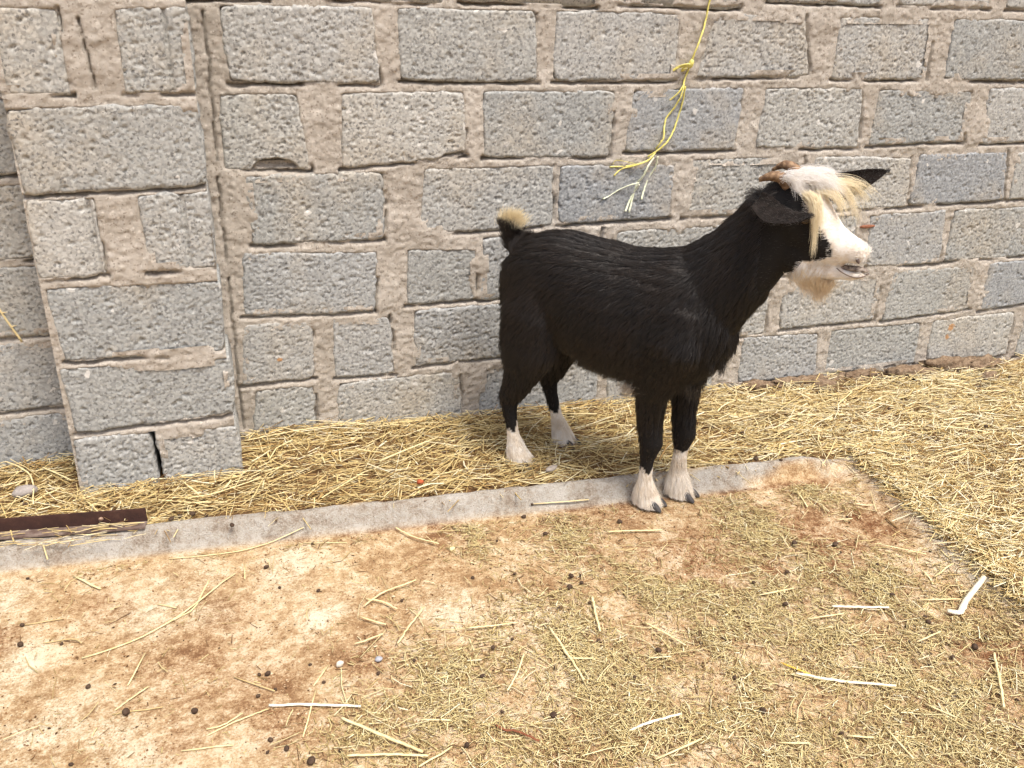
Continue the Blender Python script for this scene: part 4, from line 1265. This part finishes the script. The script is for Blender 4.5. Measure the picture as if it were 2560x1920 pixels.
    g, r_ = grow(P2[f2], N2[f2], fl[f2], rng.uniform(.008, .017, f2.sum()), np.full(f2.sum(), .16), 4, .1, .10, (.007, .35), .00030)
    curves_obj('face_hair', g, r_, mwf, root)
    d2, o2 = head_coords(P2)
    jw = f2 & (o2 < -.022) & (d2 < .165)
    fj = np.tile(np.array([-.45, 0, -.9]), (jw.sum(), 1))
    g, r_ = grow(P2[jw], N2[jw], fj, rng.uniform(.014, .034, jw.sum())*sstep(.175, .12, d2[jw])+.006, np.full(jw.sum(), .35), 5, .4, .16, (.010, .45), .00032)
    curves_obj('jaw_hair', g, r_, mwf, root)
    for (L, s) in zip(LEGS, SOCK):
        c = np.array(L)[-1, :2]
        m = ~f2 & (np.hypot(x2-c[0], y2-c[1]) < .09) & (np.abs(y2-c[1]) < .05) & (z2 < .2)
        if not m.any(): continue
        zz = z2[m]; k = sstep(s, s-.10, zz)
        fl = np.stack([.10+.25*k, np.zeros(m.sum()), -np.ones(m.sum())], 1)
        ll = (.014+.040*k*sstep(zz.min(), zz.min()+.03, zz))*rng.uniform(.6, 1.2, m.sum())
        g, r_ = grow(P2[m], N2[m], fl, ll, .22+.42*k, 6, .22, .12, (.010, .5), .00040)
        g[:, :, 2] = np.maximum(g[:, :, 2], zz.min()-.004+.004*rng.random((len(g), 1)))
        curves_obj('sock', g, r_, msk, root)
    # ---- tail tip
    n = 1700
    b0 = TAIL[-1]+rng.normal(0, 1, (n, 3))*np.array([.016, .006, .006])-np.array([.004, 0, .008])
    dr = np.stack([.05+rng.normal(0, .45, n), rng.normal(0, .35, n), np.full(n, 1.0)], 1); dr /= np.linalg.norm(dr, axis=1, keepdims=True)
    ll = rng.uniform(.018, .052, n)
    g = np.zeros((n, 5, 3)); g[:, 0] = b0; dd = dr.copy()
    for i in range(1, 5):
        g[:, i] = g[:, i-1]+dd*(ll/4)[:, None]; dd = dd+np.array([.22, 0, -.10]); dd /= np.linalg.norm(dd, axis=1, keepdims=True)
    curves_obj('tail_tip', g, .00042*np.linspace(1, .25, 5)[None]*np.ones((n, 1)), mcr, root)
    # ---- tail fan of longer black hair
    n = 5000
    t = rng.random(n)*(len(TAIL)-1.001); i0 = t.astype(int); fr = t-i0
    b0 = TAIL[i0]+(TAIL[i0+1]-TAIL[i0])*fr[:, None]
    an = rng.uniform(0, 6.28, n)
    out = np.stack([np.cos(an), np.sin(an)*.8, np.zeros(n)], 1)
    out[:, 0] -= .45
    dr = out*.85+np.array([0, 0, 1.0]); dr /= np.linalg.norm(dr, axis=1, keepdims=True)
    ll = rng.uniform(.040, .070, n)*(1-.25*(t > 2.6))
    g = np.zeros((n, 5, 3)); g[:, 0] = b0; dd = dr.copy()
    for i in range(1, 5):
        g[:, i] = g[:, i-1]+dd*(ll/4)[:, None]; dd = dd+np.array([0, 0, .05]); dd /= np.linalg.norm(dd, axis=1, keepdims=True)
    m = g[:, -1, 2] < .694
    curves_obj('tail_hair', g[m], .0004*np.linspace(1, .25, 5)[None]*np.ones((m.sum(), 1)), mk, root)
    # ---- forelock: locks falling forward over the brow
    def lock(c0, spread, mid, end, n, rad, jit, mat, name):
        r0 = np.array(c0)+rng.normal(0, 1, (n, 3))*np.array(spread)
        e = np.array(end)+rng.normal(0, jit, (n, 3)); mm = np.array(mid)+(r0-np.array(c0))*.6+rng.normal(0, jit*.5, (n, 3))
        L = rng.uniform(.65, 1.05, n)[:, None]
        k = 8; g = np.zeros((n, k, 3))
        for i, t in enumerate(np.linspace(0, 1, k)):
            tt = t*L
            g[:, i] = r0*(1-tt)**2+2*mm*tt*(1-tt)+e*tt**2
        return g, rad*np.linspace(1, .2, k)[None]*np.ones((n, 1))
    locks_w, locks_c = [], []
    LW = [((.435, -.010, .893), (.012, .018, .004), (.475, -.02, .915), (.505, -.030, .880), 620, .012),
          ((.445, .020, .893), (.012, .018, .004), (.490, .03, .915), (.515, .030, .885), 520, .012),
          ((.455, .0, .890), (.012, .022, .004), (.500, .0, .905), (.530, .0, .862), 620, .014),
          ((.425, -.02, .885), (.010, .014, .004), (.440, -.045, .905), (.470, -.062, .875), 500, .010),
          ((.43, .02, .89), (.012, .02, .004), (.46, .055, .905), (.50, .065, .885), 500, .010)]
    for c0, sp, mid, e, n, j in LW:
        g, r_ = lock(c0, sp, mid, e, n, .00038, j, None, ''); locks_w.append((g, r_))
    LCR = [((.482, -.050, .862), (.007, .006, .005), (.512, -.068, .850), (.516, -.070, .738), 300, .0045),
           ((.490, -.046, .862), (.007, .006, .005), (.522, -.064, .845), (.522, -.066, .778), 110, .006),
           ((.500, -.005, .868), (.008, .014, .006), (.545, -.01, .868), (.556, -.012, .815), 160, .010),
           ((.498, .030, .870), (.008, .010, .006), (.550, .045, .885), (.574, .048, .800), 170, .010),
           ((.495, .042, .872), (.008, .010, .006), (.555, .070, .895), (.586, .080, .825), 150, .010),
           ((.490, .048, .874), (.008, .010, .006), (.560, .080, .900), (.605, .085, .845), 70, .009)]
    for c0, sp, mid, e, n, j in LCR:
        g, r_ = lock(c0, sp, mid, e, n, .00036, j, None, ''); locks_c.append((g, r_))
    cat = lambda L: (np.concatenate([a for a, b in L]), np.concatenate([b for a, b in L]))
    curves_obj('forelock', *cat(locks_w), mwf, root)
    curves_obj('fringe', *cat(locks_c), mcr, root)
    # ---- beard
    bd = [lock((.518, 0, .678), (.018, .018, .010), (.520, 0, .655), (.528, .0, .612), 700, .00034, .009, None, ''),
          lock((.498, -.012, .682), (.016, .016, .010), (.490, -.01, .655), (.505, -.015, .630), 450, .00034, .010, None, ''),
          lock((.545, 0, .664), (.010, .012, .004), (.545, 0, .650), (.540, 0, .622), 300, .00034, .008, None, '')]
    curves_obj('beard', *cat(bd), mat_hair('beard_hair', (.70, .55, .36), (.80, .72, .58), .5, .3), root)
    # ---- pale tuft on the belly behind the foreleg
    tf = lock((.115, -.065, .322), (.022, .02, .006), (.098, -.068, .305), (.080, -.066, .290), 320, .00036, .014, None, '')
    curves_obj('belly_tuft', *tf, mat_hair('belly_hair', (.66, .60, .52), (.42, .36, .30), .5, .3), root)
    # ---- shaggy wisps: back of the forelegs, hocks, brisket
    tufts = [((.140, -.055, .275), (.006, .012, .02), (.122, -.055, .262), (.122, -.056, .238), 160, .006),
             ((.188, .060, .275), (.006, .012, .02), (.172, .06, .262), (.172, .060, .238), 120, .006),
             ((-.285, -.093, .205), (.004, .010, .012), (-.292, -.093, .19), (-.283, -.093, .165), 160, .005),
             ((.318, -.02, .42), (.012, .03, .02), (.325, -.025, .40), (.318, -.025, .378), 240, .008),
             ((.25, -.05, .345), (.03, .03, .008), (.25, -.05, .33), (.24, -.05, .310), 240, .008)]
    tl_ = []
    for c0, sp, mid, e, n, j in tufts:
        for i in range(5):                                # several wisps make one tuft
            o_ = rng.normal(0, .8, 3)*np.array(sp)
            tl_.append(lock(np.array(c0)+o_, np.array(sp)*.35, np.array(mid)+o_, np.array(e)+o_, n//5, .00032, j, None, ''))
    curves_obj('coat', *cat(tl_), mk, root)
    # ---- ears
    me_ear = M('ear_skin', .9, .1)
    me_ear.color(me_ear.mix(me_ear.ramp(me_ear.noise(60, 4, .6), (.4, 0), (.65, 1)), (.012, .010, .009), (.024, .019, .017)))
    e1, V1, n1 = ear_mesh('ear', (.372, -.064, .842), (.520, -.128, .825), (.20, -.80, .56), .042, .8, root, me_ear.m, .25)
    e2, V2, n2 = ear_mesh('ear', (.462, .052, .852), (.608, .113, .905), (.42, -.85, .25), .037, .35, root, me_ear.m, .0)
    for V, nn, sgn in ((V1, n1, 1), (V2, n2, 1)):
        nh = 1800; i = rng.integers(0, len(V), nh); Pr = V[i]+rng.normal(0, .0025, (nh, 3))
        side = np.where(rng.random(nh) < .5, 1, -1)
        Nn = nn[None]*side[:, None]
        fl = np.tile(V[-6]-V[5], (nh, 1))
        g, r_ = grow(Pr, Nn+0*Pr, fl, rng.uniform(.004, .008, nh), np.full(nh, .25), 3, .1, .1, None, .00025)
        curves_obj('ear_hair', g, r_, mk, e1 if V is V1 else e2)
    # ---- horns
    mh = mat_simple('horn', (.13, .075, .045), .6, .3, (.32, .21, .12), 90, .0015, 160)
    for pts, rr in (([(.432, -.028, .868), (.415, -.031, .888), (.392, -.034, .890), (.366, -.037, .880)], (.016, .0165, .014, .006)),
                    ([(.440, .022, .872), (.425, .026, .900), (.400, .030, .908), (.372, .033, .893)], (.016, .016, .0125, .004))):
        q = smooth_path(pts, 24); R = np.interp(np.linspace(0, 1, len(q)), np.linspace(0, 1, len(rr)), rr)
        R = R*(1+.05*np.sin(np.arange(len(q))*1.7))
        V, F, T3 = tube(q, R, 12, .8)
        add_mesh('horn', V, [F, T3], mh, root)
    # ---- eye, nostril, mouth
    mey = mat_simple('eye', (.05, .03, .012), .1, .5)
    for s in (-1, 1):
        c = HO+HF*.055+HU*.038+np.array([0, s*.056, 0])
        me_ = lump(.012, .008, .011, 5, .0, 3); me_.materials.append(mey)
        eo = bpy.data.objects.new('eye', me_); C.objects.link(eo); eo.parent = root; eo.location = c
    mm_ = mat_simple('mouth_lining', (.09, .065, .055), .55, .3, (.36, .31, .26), 160)
    V, F, T3 = tube(np.array([(.552, 0, .703), (.575, 0, .701), (.603, 0, .702), (.621, 0, .701), (.627, 0, .700)]), [.005, .012, .0135, .009, .004], 14, .50)
    add_mesh('mouth', V, [F, T3], mm_, root)
    lp = [(.562, -.021, .702), (.577, -.0225, .694), (.600, -.0205, .687), (.618, -.0145, .689), (.629, 0, .695), (.618, .0145, .689), (.600, .0205, .687), (.572, .0235, .692)]
    V, F, T3 = tube(smooth_path(lp, 40), .0013, 6)
    add_mesh('lip', V, [F, T3], mat_simple('lip_skin', (.16, .12, .10), .6, .3), root)
    for s in (-1, 1):
        c = HO+HF*.196+HU*.020+np.array([0, s*.024, 0])
        me_ = lump(.009, .004, .004, 6, .1, 3); me_.materials.append(mat_simple('nostril', (.12, .09, .08), .6, .3))
        no = bpy.data.objects.new('nostril', me_); C.objects.link(no); no.parent = root; no.location = c; no.rotation_euler = (0, HA+.6, 0)
    # ---- hooves: two claws to each foot
    mho = mat_simple('hoof_horn', (.040, .038, .040), .6, .3, (.085, .078, .075), 80, .001, 200)
    for f in FEET:
        for s in (-1, 1):
            bm = bmesh.new()
            secs = [(-.018, .026, .011), (-.004, .033, .0135), (.013, .031, .0135), (.027, .021, .0105), (.036, .009, .005)]
            rings = []
            for ux, h, hw in secs:
                ring = [bm.verts.new((ux, -hw, 0)), bm.verts.new((ux, hw, 0)), bm.verts.new((ux-.004, hw*.75, h*.7)), bm.verts.new((ux-.006, 0, h)), bm.verts.new((ux-.004, -hw*.75, h*.7))]
                rings.append(ring)
            for a, b in zip(rings, rings[1:]):
                for k in range(5): bm.faces.new((a[k], b[k], b[(k+1) % 5], a[(k+1) % 5]))
            bm.faces.new(rings[0]); bm.faces.new(rings[-1][::-1])
            bmesh.ops.recalc_face_normals(bm, faces=bm.faces[:])
            me_ = bpy.data.meshes.new('hoof'); bm.to_mesh(me_); bm.free(); me_.materials.append(mho)
            for p in me_.polygons: p.use_smooth = True
            ho = bpy.data.objects.new('hoof', me_); C.objects.link(ho); ho.parent = root
            ho.location = (f[0]+.006, f[1]+s*.0155, f[2]); ho.rotation_euler = (0, 0, s*.16)
            sb = ho.modifiers.new('sub', 'SUBSURF'); sb.levels = 1; sb.render_levels = 1
    return root

build_goat()
